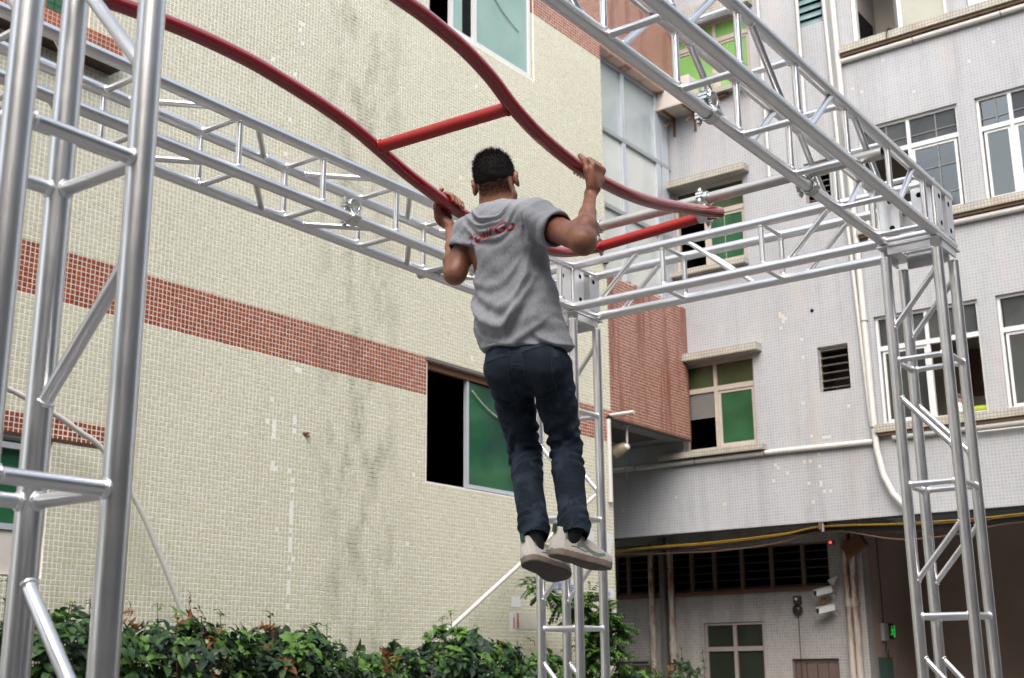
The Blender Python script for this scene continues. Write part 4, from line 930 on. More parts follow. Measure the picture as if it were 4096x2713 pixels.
pipe('wall_tube', [(-8.7, G-.06, 10.86), (-8.47, G-.06, 10.89)], .03, RUST, 'short rusty pipe stub under the bright green window', 'pipe')
# ------------------------------------------------ white poles, hose and corner conduit on the cream wall
xw2 = XW+.25
pipe('white_hose', smooth_path([(xw2,4.9,3.99),(xw2,5.46,3.89),(xw2,5.92,3.75),(xw2,6.22,3.62),(xw2,6.46,3.50),(xw2,6.77,3.17),(xw2,6.95,2.93),(xw2,7.09,2.70),(xw2,7.27,2.40),(xw2,7.46,2.06),(xw2,7.66,1.70)], 5), .024, PVC, 'white bent hose rising from the shrubs to the left past the near tower', 'hose')
pipe('white_pole', [(xw2,10.4,1.63), (xw2,11.02,2.01), (xw2,14.25,3.93)], .026, PVC, 'straight white pole slanting up from the shrubs to the building corner', 'pole')
t = pipe('corner_conduit', [(XW+.035,14.985,3.93), (XW+.035,14.98,5.12)], .033, PVC, 'short white vertical conduit on the corner of the cream wall', 'conduit')
mb = MB(); mb.tube((XW+.01, 15.03, 5.184), (-9.04, 15.03, 5.183), .028, 12); mb.build('outlet_tube', PVC, t); mb = MB(); mb.tube((XW+.012, 14.99, 5.12), (XW+.06, 14.99, 5.17), .036, 10); mb.build('elbow', BLACK_RUB, t)
# ------------------------------------------------ lamp hanging from the bridge soffit
t = thing('floodlight', (-9.585, 15.715, 5.16), 'dirty cream floodlight on a short pole under the bridge', 'lamp')
mb = MB(); mb.tube((-9.585,15.715,5.164), (-9.585,15.715,5.148), .07, 14); mb.build('mounting_plate', GALV, t); mb = MB(); mb.tube((-9.585,15.715,5.15), (-9.588,15.715,4.90), .018, 10); mb.build('pole', PVC, t)
CREAMPL = simple('yellowed_plastic', (.38, .33, .22), .45, 0., .25, 8.)
mb = MB(); mb.path([(-9.60,15.715,4.86), (-9.63,15.70,4.835), (-9.69,15.69,4.81), (-9.79,15.67,4.765)], [.055,.075,.088,.095], 16); mb.build('housing', CREAMPL, t)
mb = MB(); mb.path([(-9.60,15.70,4.83), (-9.56,15.72,4.86)], [.06,.04], 12); mb.build('collar', WHITEP, t)
mb = MB(); mb.torus((-9.588,15.715,4.885), (1,0,0), .04, .008, 14, 6); mb.build('shackle', RUST, t)
mb = MB(); mb.path([(-9.60,15.71,4.85), (-9.615,15.71,4.7), (-9.60,15.71,4.55), (-9.63,15.71,4.50), (-9.60,15.71,4.42), (-9.605,15.71,4.36)], .007, 6); mb.build('cord', BLACK_RUB, t)
t = thing('pipe_elbow_fitting', (XW+.02, 15.0, 6.0), 'small dark bracket on the bridge edge behind the corner block', 'bracket')
mb = MB(); mb.bevelbox(XW+.001, XW+.07, 14.98, 15.06, 7.48, 7.58, .01); mb.build('case', BLACK_RUB, t)
# ------------------------------------------------ paper flyers with printed characters
PAPER = simple('weathered_white_paper', (.66, .68, .70), .8, 0., .08, 6.); PAPER2 = simple('faded_paper_scrap', (.52, .51, .44), .85, 0., .12, 6.)
INKB = simple('blue_ink', (.03, .08, .42), .7); INKR = simple('red_ink', (.42, .03, .04), .7)
def text_mesh(body, size, mat, name='lettering', ext=.0004, off=0.):
    cu = bpy.data.curves.new(name, 'FONT'); cu.body = body; cu.size = size; cu.extrude = ext; cu.resolution_u = 3; cu.offset = off
    ob = bpy.data.objects.new(name, cu); COL.objects.link(ob)
    bpy.context.view_layer.update()
    me = bpy.data.meshes.new_from_object(ob.evaluated_get(bpy.context.evaluated_depsgraph_get()))
    bpy.data.objects.remove(ob); me.materials.clear(); me.materials.append(mat); return me
def flyer(y0, y1, z0, z1, mat, texts, label, tilt=0.):
    t = thing('flyer', (XW+.004, (y0+y1)/2, (z0+z1)/2), label, 'flyer', 'flyers pasted on the cream wall')
    n_ = 6; vs = []; fs = []
    for i in range(n_+1):
        for j in range(n_+1):
            y = y0+(y1-y0)*i/n_; z = z0+(z1-z0)*j/n_
            yy = y+tilt*(z-(z0+z1)/2); zz2 = z-tilt*(y-(y0+y1)/2)
            vs.append((XW+.0042+.0012*math.sin(i*2.1+j*1.7), yy, zz2))
    for i in range(n_):
        for j in range(n_): a = i*(n_+1)+j; fs.append((a, a+n_+1, a+n_+2, a+1))
    mb = MB(); mb.add(vs, fs, True); mb.build('paper', mat, t)
    for body, size, yy, zz2, ink in texts:
        me = text_mesh(body, size, ink); 
        for v in me.vertices: v.co = (v.co.z+.0075, v.co.x, v.co.y)
        o = bpy.data.objects.new('lettering', me); o.location = (0, yy-(y0+y1)/2, zz2-(z0+z1)/2); link(o, t)
flyer(12.70,13.22,2.14,2.34, PAPER2, [('1', .26, 12.72, 2.15, INKR)], 'torn faded flyer with one red stroke, left of the far tower')
flyer(12.62,12.74,2.10,2.34, PAPER, [('1', .2, 12.65, 2.14, INKR)], 'narrow white flyer strip with a red bar')
flyer(12.66,12.86,2.40,2.52, PAPER, [], 'blank bluish scrap of paper above the red-barred flyer')
flyer(13.50,13.84,2.60,2.80, PAPER, [('欧购', .13, 13.53, 2.65, INKB)], 'white flyer with blue characters behind the far tower, higher one')
flyer(13.93,14.12,2.38,2.80, PAPER, [('吊', .14, 13.95, 2.62, INKB), ('人', .12, 13.96, 2.45, INKB)], 'white flyer with blue characters behind the far tower, right one')
flyer(13.50,13.78,2.40,2.56, PAPER2, [('人', .10, 13.52, 2.43, INKB)], 'faded flyer with one blue character among the sapling leaves')
flyer(14.38,14.56,3.26,3.50, PAPER, [], 'white flyer high on the wall behind the right shoe', .3)
flyer(14.80,15.03,3.22,3.50, PAPER, [('3', .10, 14.84, 3.3, INKB)], 'white flyer at the building corner, topmost', .25)
flyer(14.25,14.62,2.12,2.36, PAPER, [('招工', .12, 14.28, 2.20, INKR)], 'white flyer with red characters behind the sapling')
flyer(14.62,14.82,1.96,2.34, PAPER, [('水电', .08, 14.64, 2.20, INKB), ('0', .16, 14.66, 2.0, INKB)], 'white flyer with a large blue zero near the corner')
flyer(14.86,15.08,1.92,2.12, PAPER, [('出租', .09, 14.88, 1.98, INKR)], 'white flyer with red characters at the very corner')
flyer(14.86,15.06,2.30,2.42, PAPER, [('02', .08, 14.90, 2.33, INKB)], 'small flyer with blue digits at the corner')
flyer(14.84,15.04,2.60,2.72, PAPER, [('0/', .08, 14.88, 2.63, INKB)], 'upper small flyer with blue digits at the corner')
flyer(14.60,14.80,1.52,1.86, PAPER, [('A', .16, 14.64, 1.66, INKB), ('招', .08, 14.63, 1.80, INKR)], 'white flyer with a large blue letter low on the wall')
# ------------------------------------------------ person leaning at the far window
SKIN = None
def far_person():
    t = thing('person', (-5.32, G+.45, 4.2), 'person in red and white leaning at the lower white-framed window', 'person')
    sk = simple('tan_skin', (.26, .12, .07), .5); hr = simple('black_hair_far', (.01, .009, .009), .6)
    c = Vector((-5.33, G+.36, 5.30))
    mb = MB(); mb.path([c+Vector((.0,.12,-1.05)), c+Vector((.02,.1,-.6)), c+Vector((.03,.06,-.32)), c+Vector((.02,.02,-.20)), c+Vector((.01,.0,-.14)), c+Vector((0,-.01,-.08)), c, c+Vector((-.01,.0,.10))], [.13,.15,.15,.09,.055,.062,.082,.055], 16)
    mb.ellip(c+Vector((.085,.0,-.02)), .012, .022, .032, 8, 6); mb.path([c+Vector((-.0,-.075,-.02)), c+Vector((0,-.098,-.04)), c+Vector((0,-.08,-.055))], [.01,.016,.012], 8)
    mb.build('body', sk, t)
    mb = MB(); mb.path([c+Vector((.0,.03,-.02)), c+Vector((.0,.02,.04)), c+Vector((-.005,.008,.09)), c+Vector((-.01,.0,.125))], [.080,.092,.084,.03], 16); mb.build('hair', hr, t)
    mb = MB(); mb.path([c+Vector((0,.12,-1.06)), c+Vector((.02,.1,-.6)), c+Vector((.03,.07,-.33)), c+Vector((.02,.03,-.21)), c+Vector((.015,.015,-.17))], [.15,.17,.17,.11,.07], 16); mb.path([c+Vector((.17,.03,-.32)), c+Vector((.2,-.1,-.45)), c+Vector((.05,-.26,-.48))], [.06,.05,.045], 10)
    mb.build('shirt', simple('red_shirt', (.36, .03, .05), .8), t)
far_person()
t = thing('white_cloth', (-5.25, G-.05, 5.05), 'crumpled white cloth on the window ledge below the leaning person', 'cloth')
mb = MB(); rs = random.Random(3)
for k in range(9): mb.ellip((-5.26+rs.uniform(-.06,.06), G-.03+rs.uniform(-.04,.05), 5.09+rs.uniform(-.03,.12)), rs.uniform(.03,.06), rs.uniform(.03,.05), rs.uniform(.03,.06), 10, 7)
mb.build('folds', simple('white_cotton', (.66, .66, .68), .9), t)
t = thing('green_bolster', (-4.98, G+.06, 5.09), 'lime green roll lying on the window ledge', 'roll')
mb = MB(); mb.path([(-5.16,G+.1,5.10), (-5.15,G+.1,5.10), (-4.88,G+.1,5.10), (-4.87,G+.1,5.10)], [.04,.056,.056,.04], 14); mb.build('roll', simple('lime_fabric', (.30, .36, .02), .8), t)
t = thing('black_rag', (-5.68, G-.08, 11.09), 'black rag snagged on the top ledge', 'rag')
mb = MB(); mb.path([(-5.74,G-.1,11.085), (-5.68,G-.11,11.115), (-5.62,G-.1,11.10), (-5.57,G-.1,11.095)], [.012,.028,.02,.01], 8); mb.path([(-5.70,G-.15,11.09), (-5.71,G-.155,11.0), (-5.715,G-.15,10.9)], [.012,.008,.004], 6); mb.build('cloth', BLACK_RUB, t)

# ================================================================== planting
def leafmat(name, a, b, rough=.35):
    m = NT(name); p = m.pos(True); oi = m.n('ShaderNodeNewGeometry').outputs['Random Per Island']
    c = m.mix(oi, a, b); n = m.noise(p, 18., 3); k = m.math('MULTIPLY_ADD', n, .3, .85)
    m.col(m.mix(1.0, c, m.comb(k, k, k), 'MULTIPLY')); m.rough(m.math('MULTIPLY_ADD', n, .3, rough)); m.spec(.35)
    m.b.inputs['Transmission Weight'].default_value = 0.0
    tl = m.n('ShaderNodeBsdfTranslucent'); m.l(c, tl.inputs[0]); mx = m.n('ShaderNodeMixShader'); mx.inputs[0].default_value = .22
    m.l(m.b.outputs[0], mx.inputs[1]); m.l(tl.outputs[0], mx.inputs[2]); m.l(mx.outputs[0], m.o.inputs[0]); return m.mat
LEAF_D = leafmat('dark_glossy_leaf', (.013, .032, .021), (.025, .056, .033)); LEAF_M = leafmat('mid_green_leaf', (.026, .070, .022), (.048, .105, .030)); LEAF_L = leafmat('young_yellow_green_leaf', (.07, .17, .025), (.12, .23, .045))
LEAF_DRY = leafmat('dry_brown_leaf', (.16, .06, .025), (.24, .10, .05), .7); BARK = simple('brown_bark', (.09, .065, .045), .85, 0., .3, 30.)
LEAFS = [LEAF_D, LEAF_M, LEAF_L, LEAF_DRY]
def leaf_shape(L, W, droop, fold, n=5):
    """pointed oval blade along +x with a folded midrib that droops at the tip"""
    vs = []; fs = []
    for i in range(n+1):
        t = i/n; wd = W*math.sin(math.pi*min(1, t*.93+.05))**.8*(1-.25*t) if 0 < i < n else (.004 if i == 0 else 0.0008)
        x = L*t; z = -droop*L*t*t+.06*L*math.sin(t*3)
        vs += [(x, -wd, z+fold*wd), (x, 0, z), (x, wd, z+fold*wd)]
    for i in range(n):
        a = 3*i; fs += [(a, a+3, a+4, a+1), (a+1, a+4, a+5, a+2)]
    return np.array(vs), np.array(fs)
class Leaves:
    def __init__(s): s.items = []
    def put(s, p, d, up, L, W, mi, droop=.25, fold=.35): s.items.append((np.array(p), np.array(d), np.array(up), L, W, mi, droop, fold))
    @staticmethod
    def verts(it):
        p, d, up, L, W, mi, dr, fo = it; v, f = leaf_shape(L, W, dr, fo)
        d = d/np.linalg.norm(d); s_ = np.cross(up, d); s_ /= (np.linalg.norm(s_)+1e-9); u = np.cross(d, s_)
        return p+v[:, :1]*d+v[:, 1:2]*s_+v[:, 2:3]*u, f
    def build(s, parent, single):
        pw = np.array(parent_world(parent)); cam_d = [np.linalg.norm(it[0]-np.array((0,0,CAMH)))-.6*it[0][2] for it in s.items]
        order = np.argsort(cam_d); one = set(order[:single].tolist()); VV = []; FF = []; MI = []; b = 0
        for i, it in enumerate(s.items):
            v, f = Leaves.verts(it)
            if i in one:
                me = mesh_np('leaf', v-pw, f, [LEAFS[it[5]]], None, True); o = bpy.data.objects.new('leaf', me); link(o, parent)
            else: VV.append(v); FF.append(f+b); MI += [it[5]]*len(f); b += len(v)
        o = bpy.data.objects.new('foliage', mesh_np('foliage', np.concatenate(VV)-pw, np.concatenate(FF), LEAFS, np.array(MI), True)); link(o, parent); o['kind'] = 'stuff'
def sprig(lv, p, d, rs, L, mi, n=6, wd=.34, droop=.3):
    """whorl of leaves round a shoot tip"""
    d = np.array(d)/np.linalg.norm(d); a0 = rs.uniform(0, 6.28)
    t1 = np.cross(d, (0,0,1.0)) if abs(d[2]) < .95 else np.array((1.,0,0)); t1 /= np.linalg.norm(t1); t2 = np.cross(d, t1)
    for k in range(n):
        a = a0+k*2.4; el = rs.uniform(.15, .75); out = t1*math.cos(a)+t2*math.sin(a)
        dd = out*math.cos(el)+d*math.sin(el); l_ = L*rs.uniform(.65, 1.15)
        lv.put(np.array(p)-d*.012*k, dd, d+np.array((0,0,.2)), l_, l_*wd*rs.uniform(.5,.62), mi if rs.random() > .12 else min(mi+1, 2), droop*rs.uniform(.5,1.6), rs.uniform(.15,.5))
def shrub(cx, cy, rx, ry, top, n, label, seed, single=36, L=.098, dry=(), tall=(), name='shrub', mixl=(.62,.28,.095,.005), z0=.12, grp='shrubs along the cream wall'):
    rs = random.Random(seed); t = thing(name, (cx, cy, z0), label, 'shrub', grp); lv = Leaves(); st = MB()
    def h(x, y):
        u = (x-cx)/rx; v = (y-cy)/ry; return top-.16*u*u-.20*v*v*v*v+.06*math.sin(7*y+seed)+.055*math.sin(13*y+4*x+seed*2)+.03*math.sin(29*y+seed)
    for i in range(int(n*1.6)):
        while True:
            u, v = rs.uniform(-1,1), rs.uniform(-1,1)
            if u*u+v*v*.8 < 1.15: break
        x, y = cx+u*rx, cy+v*ry; H = h(x, y); f = rs.random()
        q_ = rs.random(); z = z0+(H-z0)*(1-f**2.2*.9) if q_ < .45 else H-rs.uniform(0,.55) if q_ < .88 else H+rs.uniform(-.02,.05)
        d = np.array((u*.7+rs.uniform(-.5,.5)+.25, v*.5+rs.uniform(-.5,.5), rs.uniform(.2,1.2)))
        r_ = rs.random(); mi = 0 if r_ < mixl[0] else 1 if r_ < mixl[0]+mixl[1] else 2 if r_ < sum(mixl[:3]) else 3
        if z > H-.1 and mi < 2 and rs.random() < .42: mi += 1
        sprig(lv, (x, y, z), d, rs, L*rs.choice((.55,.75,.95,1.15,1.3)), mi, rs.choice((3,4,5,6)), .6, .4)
    for (ty, tz, tx) in tall:
        b = (tx, ty, top-.25); tip = (tx+rs.uniform(-.03,.03), ty+rs.uniform(-.04,.04), tz); st.path([b, ((b[0]+tip[0])/2+.015, (b[1]+tip[1])/2, (b[2]+tip[2])/2), tip], [.006,.005,.003], 6)
        for q in (1.0, .72, .45):
            p = [b[i]+(tip[i]-b[i])*q for i in range(3)]; sprig(lv, p, (rs.uniform(-.2,.2), rs.uniform(-.2,.2), 1), rs, L*(.75 if q == 1 else .95), 1 if q < 1 else 2, 5, .5, .45)
    for (dy, dz, dx, nn) in dry:
        for k in range(nn): sprig(lv, (dx+rs.gauss(0,.04), dy+rs.gauss(0,.07), dz+rs.gauss(0,.07)), (rs.uniform(-.5,.8), rs.uniform(-1,1), rs.uniform(-1,.6)), rs, L*.8, 3, 3, .45, .7)
    for k in range(26):
        x, y = cx+rs.uniform(-.7,.7)*rx, cy+rs.uniform(-.8,.8)*ry; bx, by = cx+(x-cx)*.35, cy+(y-cy)*.5
        st.path([(bx,by,z0-.05), ((bx+x)/2+rs.uniform(-.05,.05), (by+y)/2, z0+(h(x,y)-z0)*.5), (x, y, h(x,y)-.06+(.13 if k % 5 == 0 else 0))], [.013,.008,.004], 6)
    st.build('stem', BARK, t)['kind'] = 'stuff'; lv.build(t, single); return t
xs = XW+.62
shrub(xs, 5.95, .50, .60, 1.99, 330, 'dark glossy shrub at the far left, with tall leafy shoots', 11, tall=((5.62,2.30,xs-.1),(5.95,2.16,xs),(6.25,2.20,xs-.1),(5.55,2.36,xs-.2)), dry=((6.3,2.0,xs+.2,3),))
shrub(xs, 7.15, .50, .62, 1.97, 380, 'dark shrub around the white hose, with withered brown leaves', 12, tall=((6.95,2.20,xs-.1),(7.05,2.10,xs),(7.55,2.16,xs)), dry=((7.34,2.10,xs-.2,12),(7.25,1.95,xs+.25,5),(6.6,2.02,xs+.1,4)))
shrub(xs, 8.42, .50, .62, 1.93, 380, 'dark shrub in the middle left, with pale dry leaves on its left', 13, tall=((8.15,2.16,xs),(8.75,2.08,xs),(8.95,2.08,xs-.1)), dry=((7.95,1.94,xs+.2,5),))
shrub(xs, 9.55, .44, .52, 1.76, 330, 'lower mid-green shrub with a patch of curled orange-brown leaves', 14, mixl=(.45,.38,.165,.005), dry=((9.35,1.72,xs+.35,16),), tall=((9.85,1.95,xs),))
shrub(xs, 10.95, .50, .66, 1.95, 420, 'tall dark shrub at the foot of the white pole', 15, tall=((10.62,2.20,xs-.05),(10.9,2.27,xs-.1),(11.2,2.12,xs)), dry=((11.05,1.80,xs+.4,2),))
shrub(xs, 12.25, .48, .62, 1.70, 380, 'mid-green shrub left of the far tower', 16, mixl=(.45,.38,.165,.005), tall=((12.0,1.95,xs),(12.45,1.93,xs)), dry=((11.95,1.86,xs,2),))
shrub(xs+.1, 14.40, .36, .38, 1.60, 190, 'leafy green shrub right of the far tower at the building corner', 17, mixl=(.2,.5,.295,.005), L=.095, tall=((14.35,1.85,xs),(14.9,1.9,xs)))
shrub(-9.05, 16.1, .32, .32, 1.72, 90, 'small dark bush beyond the building corner', 18, L=.08, tall=((16.0,1.95,-9.0),(16.5,1.9,-8.9)), z0=0.)
# sapling with fine pinnate leaves behind the far tower
def sapling():
    rs = random.Random(5); t = thing('sapling', (xs, 13.35, .12), 'bright green sapling with feathery leaves behind the far tower', 'tree'); lv = Leaves(); mb = MB()
    trunk = [(xs,13.35,.1),(xs+.03,13.38,.9),(xs,13.32,1.6),(xs+.02,13.4,2.2),(xs,13.45,2.6)]
    mb.path(smooth_path(trunk, 4), [.035-.026*i/16 for i in range(17)], 8); mb.build('trunk', BARK, t)
    bm_ = MB(); tips = [(-.15,-1.05,2.66),(-.1,-.75,2.54),(.1,-.35,2.52),(.2,.2,2.38),(.0,.45,2.24),(.2,.45,2.2),(.15,-.1,2.56),(.2,.5,2.1),(.25,.0,2.2),(.2,-.35,2.12),(.15,.35,2.3),(.25,.15,1.95),(.2,.6,2.16),(.3,-.25,1.85),(.25,.45,1.8),(.2,-.55,2.46),(.3,.1,2.42),(.3,-.15,2.32)]
    for dx, dy, z in tips:
        a = (xs, 13.37, max(1.2, z-.55)); b = (xs+dx, 13.37+dy, z); mid = ((a[0]+b[0])/2, (a[1]+b[1])/2, (a[2]+b[2])/2+.12)
        pts = smooth_path([a, mid, b], 6); bm_.path(pts, [.012-.009*i/12 for i in range(13)], 6)
        for i in range(3, 13):
            for rep in range(3):
                p = np.array(pts[i])+np.array([rs.gauss(0,.03) for _ in range(3)]); d = np.array((rs.uniform(-.6,.9), rs.uniform(-1,1), rs.uniform(-.5,.7))); d /= np.linalg.norm(d); Lr = rs.uniform(.12,.24)
                s_ = np.cross(d, (0,0,1.)); s_ /= np.linalg.norm(s_)+1e-6
                for k in range(1, 7):
                    q = p+d*Lr*k/6+np.array((0,0,-.05*(k/6)**2))
                    for sg in (-1, 1):
                        l_ = .068*rs.uniform(.8,1.2); lv.put(q, s_*sg+d*.5+np.array((0,0,-.15)), (0,0,1), l_, l_*.30, 1 if rs.random() < .45 else 2, .3, .2)
    bm_.build('branch', BARK, t)['kind'] = 'stuff'; lv.build(t, 30)
sapling()
# ================================================================== the climber (signed-distance modelling, polygonised)
class Field:
    def __init__(s, lo, hi, h):
        s.lo = np.array(lo, np.float32); s.h = h; s.n = np.ceil((np.array(hi)-s.lo)/h).astype(int)+1
        s.a = np.full(s.n, 1e3, np.float32)
    def block(s, lo, hi):
        i0 = np.maximum(0, np.floor((np.array(lo)-s.lo)/s.h).astype(int)); i1 = np.minimum(s.n, np.ceil((np.array(hi)-s.lo)/s.h).astype(int)+1)
        if (i1 <= i0).any(): return None, None
        g = [s.lo[k]+s.h*np.arange(i0[k], i1[k], dtype=np.float32) for k in range(3)]
        return tuple(slice(i0[k], i1[k]) for k in range(3)), np.meshgrid(*g, indexing='ij')
    def put(s, prim, k=.015, op='u'):
        fn, lo, hi = prim; m = k+2*s.h
        sl, P_ = s.block(np.array(lo)-m, np.array(hi)+m)
        if sl is None: return
        d = fn(np.stack(P_, -1)).astype(np.float32); a = s.a[sl]
        if op == 's': d = -d; 
        if op == 'u':
            hh = np.maximum(k-np.abs(a-d), 0)/max(k, 1e-6); s.a[sl] = np.minimum(a, d)-hh*hh*k*.25
        else:
            hh = np.maximum(k-np.abs(a-d), 0)/max(k, 1e-6); s.a[sl] = np.maximum(a, d)+hh*hh*k*.25
    def mesh(s):
        a = s.a; neg = a < 0
        c = np.zeros(np.array(a.shape)-1, np.int8)
        for dx in (0,1):
            for dy in (0,1):
                for dz in (0,1): c += neg[dx:a.shape[0]-1+dx, dy:a.shape[1]-1+dy, dz:a.shape[2]-1+dz]
        act = (c > 0) & (c < 8); idx = np.argwhere(act); vid = np.full(c.shape, -1, np.int64); vid[act] = np.arange(len(idx))
        corners = np.array([(x,y,z) for x in (0,1) for y in (0,1) for z in (0,1)])
        vals = np.stack([a[idx[:,0]+q[0], idx[:,1]+q[1], idx[:,2]+q[2]] for q in corners], 1)
        acc = np.zeros((len(idx), 3)); cnt = np.zeros(len(idx))
        for i in range(8):
            for j in range(i+1, 8):
                if np.abs(corners[i]-corners[j]).sum() != 1: continue
                va, vb = vals[:, i], vals[:, j]; m = (va < 0) != (vb < 0)
                t = np.where(m, va/np.where(m, va-vb, 1), 0)
                acc += np.where(m[:, None], corners[i]+(corners[j]-corners[i])*t[:, None], 0); cnt += m
        V = (idx+acc/cnt[:, None])*s.h+s.lo
        F = []
        for ax in range(3):
            o1, o2 = (ax+1) % 3, (ax+2) % 3
            sl0 = [slice(None)]*3; sl1 = [slice(None)]*3; sl0[ax] = slice(0, -1); sl1[ax] = slice(1, None)
            A, B = neg[tuple(sl0)], neg[tuple(sl1)]; e = np.argwhere(A != B)
            ok = (e[:, o1] > 0) & (e[:, o2] > 0) & (e[:, o1] < c.shape[o1]) & (e[:, o2] < c.shape[o2]); e = e[ok]
            def gv(d1, d2):
                q = e.copy(); q[:, o1] -= d1; q[:, o2] -= d2; return vid[q[:,0], q[:,1], q[:,2]]
            f = np.stack([gv(0,0), gv(1,0), gv(1,1), gv(0,1)], 1)
            flip = A[e[:,0], e[:,1], e[:,2]]; f[flip] = f[flip][:, ::-1]; F.append(f[:, ::-1])
        return V, np.concatenate(F)
def cap_(a, b, r1, r2, flat=None):
    """tapered capsule; flat = (axis, factor) squashes the section along axis"""
    a = np.array(a, float); b = np.array(b, float); ba = b-a; L2 = ba@ba; R_ = max(r1, r2)*1.3
    def fn(p):
        pa = p-a.astype(np.float32); t = np.clip((pa@ba.astype(np.float32))/L2, 0, 1); q = pa-t[..., None]*ba.astype(np.float32)
        if flat is not None:
            ax = np.array(flat[0], float); ax = ax/np.linalg.norm(ax); u = q@ax.astype(np.float32)
            q = q+(u*(1/flat[1]-1))[..., None]*ax.astype(np.float32)
            return (np.sqrt((q*q).sum(-1))-(r1+(r2-r1)*t))*min(1, flat[1]**.5)
        return np.sqrt((q*q).sum(-1))-(r1+(r2-r1)*t)
    e = R_*max(1, flat[1] if flat else 1)
    return fn, np.minimum(a, b)-e, np.maximum(a, b)+e
def ell_(c, r, M=None):
    c = np.array(c, float); r = np.array(r, float); R_ = r.max()
    def fn(p):
        q = p-c.astype(np.float32)
        if M is not None: q = q@np.array(M, np.float32).T
        k0 = np.sqrt(((q/r.astype(np.float32))**2).sum(-1)); k1 = np.sqrt(((q/(r*r).astype(np.float32))**2).sum(-1))+1e-9
        return k0*(k0-1)/k1
    return fn, c-R_, c+R_
def half_(n, d0, lo, hi):      # keep side: n.p - d0 < 0
    n = np.array(n, float); n = n/np.linalg.norm(n)
    return (lambda p: p@n.astype(np.float32)-d0), lo, hi
def yawM(deg, pitch=0., roll=0.):
    """rows = local axes right, forward, up, for a heading clockwise from +Y"""
    a = math.radians(deg); f = Vector((math.sin(a), math.cos(a), 0)); r = Vector((math.cos(a), -math.sin(a), 0)); u = Vector((0,0,1))
    p_ = math.radians(pitch); f, u = f*math.cos(p_)+u*math.sin(p_), u*math.cos(p_)-f*math.sin(p_)
    q = math.radians(roll); r, u = r*math.cos(q)-u*math.sin(q), u*math.cos(q)+r*math.sin(q)
    return np.array([r, f, u])
def L2W(M, o, p): return np.array(o)+np.array(p)@np.array(M)

TF = yawM(-18)                                     # torso heading
Rv, Fv = TF[0], TF[1]
HEAD = np.array((-2.640, 3.520, 1.792)); HSC = .945; HM = yawM(-27, -3, -9)
NAPE = np.array((-2.632, 3.505, 1.690)); CH_ = np.array((-2.600, 3.530, 1.47)); WA = np.array((-2.590, 3.560, 1.24)); PE = np.array((-2.560, 3.590, 1.10))
SHR, SHL = np.array((-2.462, 3.515, 1.600)), np.array((-2.738, 3.482, 1.585))
ELR, ELL_ = np.array((-2.196, 3.430, 1.430)), np.array((-2.772, 3.445, 1.435))
WRR, WRL = np.array((-2.277, 3.612, 1.684)), np.array((-2.928, 3.600, 1.706))
HIR, HIL = np.array((-2.478, 3.620, 1.075)), np.array((-2.640, 3.590, 1.075))
KNR, KNL = np.array((-2.530, 3.80, .805)), np.array((-2.705, 3.78, .812))
ANR, ANL = np.array((-2.396, 3.64, .478)), np.array((-2.552, 3.62, .480))

def hand(F_, side):
    """fist closed over the rail: palm on the outer side, fingers over the top, thumb on the viewer's side"""
    X_ = XRR if side > 0 else XRL; s = side; zr = lambda y: np.interp(y, [3.467,3.60,3.752], [1.793,1.779,1.777]) if s > 0 else np.interp(y, [3.471,3.61,3.72], [1.805,1.780,1.768])
    W_ = WRR if s > 0 else WRL
    o_ = .076 if s > 0 else .044; ys = [3.525+o_, 3.546+o_, 3.567+o_, 3.587+o_]; Ls = [1.0, 1.05, 1.0, .86]
    for y, Lf in zip(ys, Ls):
        z = zr(y); k = (X_+s*.044, y, z+.004)
        base = np.array((X_+s*.036, W_[1]+(y-ys[1]-.010)*.62, W_[2]+.022))
        F_.put(cap_(base, k, .0135, .0125), .010)
        p1 = (X_+s*.030, y, z+.033); p2 = (X_+s*.002, y+.001, z+.0405); p3 = (X_-s*.028, y+.001, z+.026*Lf); p4 = (X_-s*.037, y, z+.000-.012*(Lf-.9))
        F_.put(cap_(k, p1, .0125, .0108), .006); F_.put(cap_(p1, p2, .0106, .0098), .004); F_.put(cap_(p2, p3, .0098, .0090), .004); F_.put(cap_(p3, p4, .0090, .0078), .003)
        F_.put(ell_(np.array(k)+np.array((s*.003,0,.006)), (.0125,.0115,.0125)), .006)
    z = zr(3.5+o_); tb = (X_+s*.034, 3.522+o_, z-.058); t1 = (X_+s*.030, 3.502+o_, z-.018); t2 = (X_+s*.022, 3.498+o_, z+.024); t3 = (X_+s*.002, 3.502+o_, z+.046)
    F_.put(cap_(tb, t1, .0185, .0138), .012); F_.put(cap_(t1, t2, .0130, .0112), .005); F_.put(cap_(t2, t3, .0112, .0095), .004)
    F_.put(cap_((X_+s*.036, 3.537+o_, z-.045), (X_+s*.036, 3.585+o_, z-.040), .0175, .015), .014)     # heel of the palm
    F_.put(cap_((X_+s*.031, 3.547+o_, z-.070), W_, .0225, .020, (Fv, 1.2)), .014)
def arm(F_, SH, EL, WR, side, q=1.):
    cap_ = lambda a, b, r1, r2, flat=None, c0=globals()['cap_']: c0(a, b, r1*q, r2*q, flat)
    out = np.array((side, -.2, 0)); d = (WR-EL)/np.linalg.norm(WR-EL)
    F_.put(cap_(SH, EL, .050, .037), .02); F_.put(cap_(SH*.55+EL*.45+np.array((0,.012,.006)), SH*.2+EL*.8+np.array((0,.008,.004)), .041, .036), .02)
    F_.put(ell_(EL+np.array((0,-.006,-.002)), (.030,.030,.030)), .03)
    m = EL+d*.085
    F_.put(cap_(EL, m, .038, .0440), .035); F_.put(cap_(m, EL+d*.19, .0440, .0280), .02); F_.put(cap_(EL+d*.18, WR, .0268, .0212), .018)
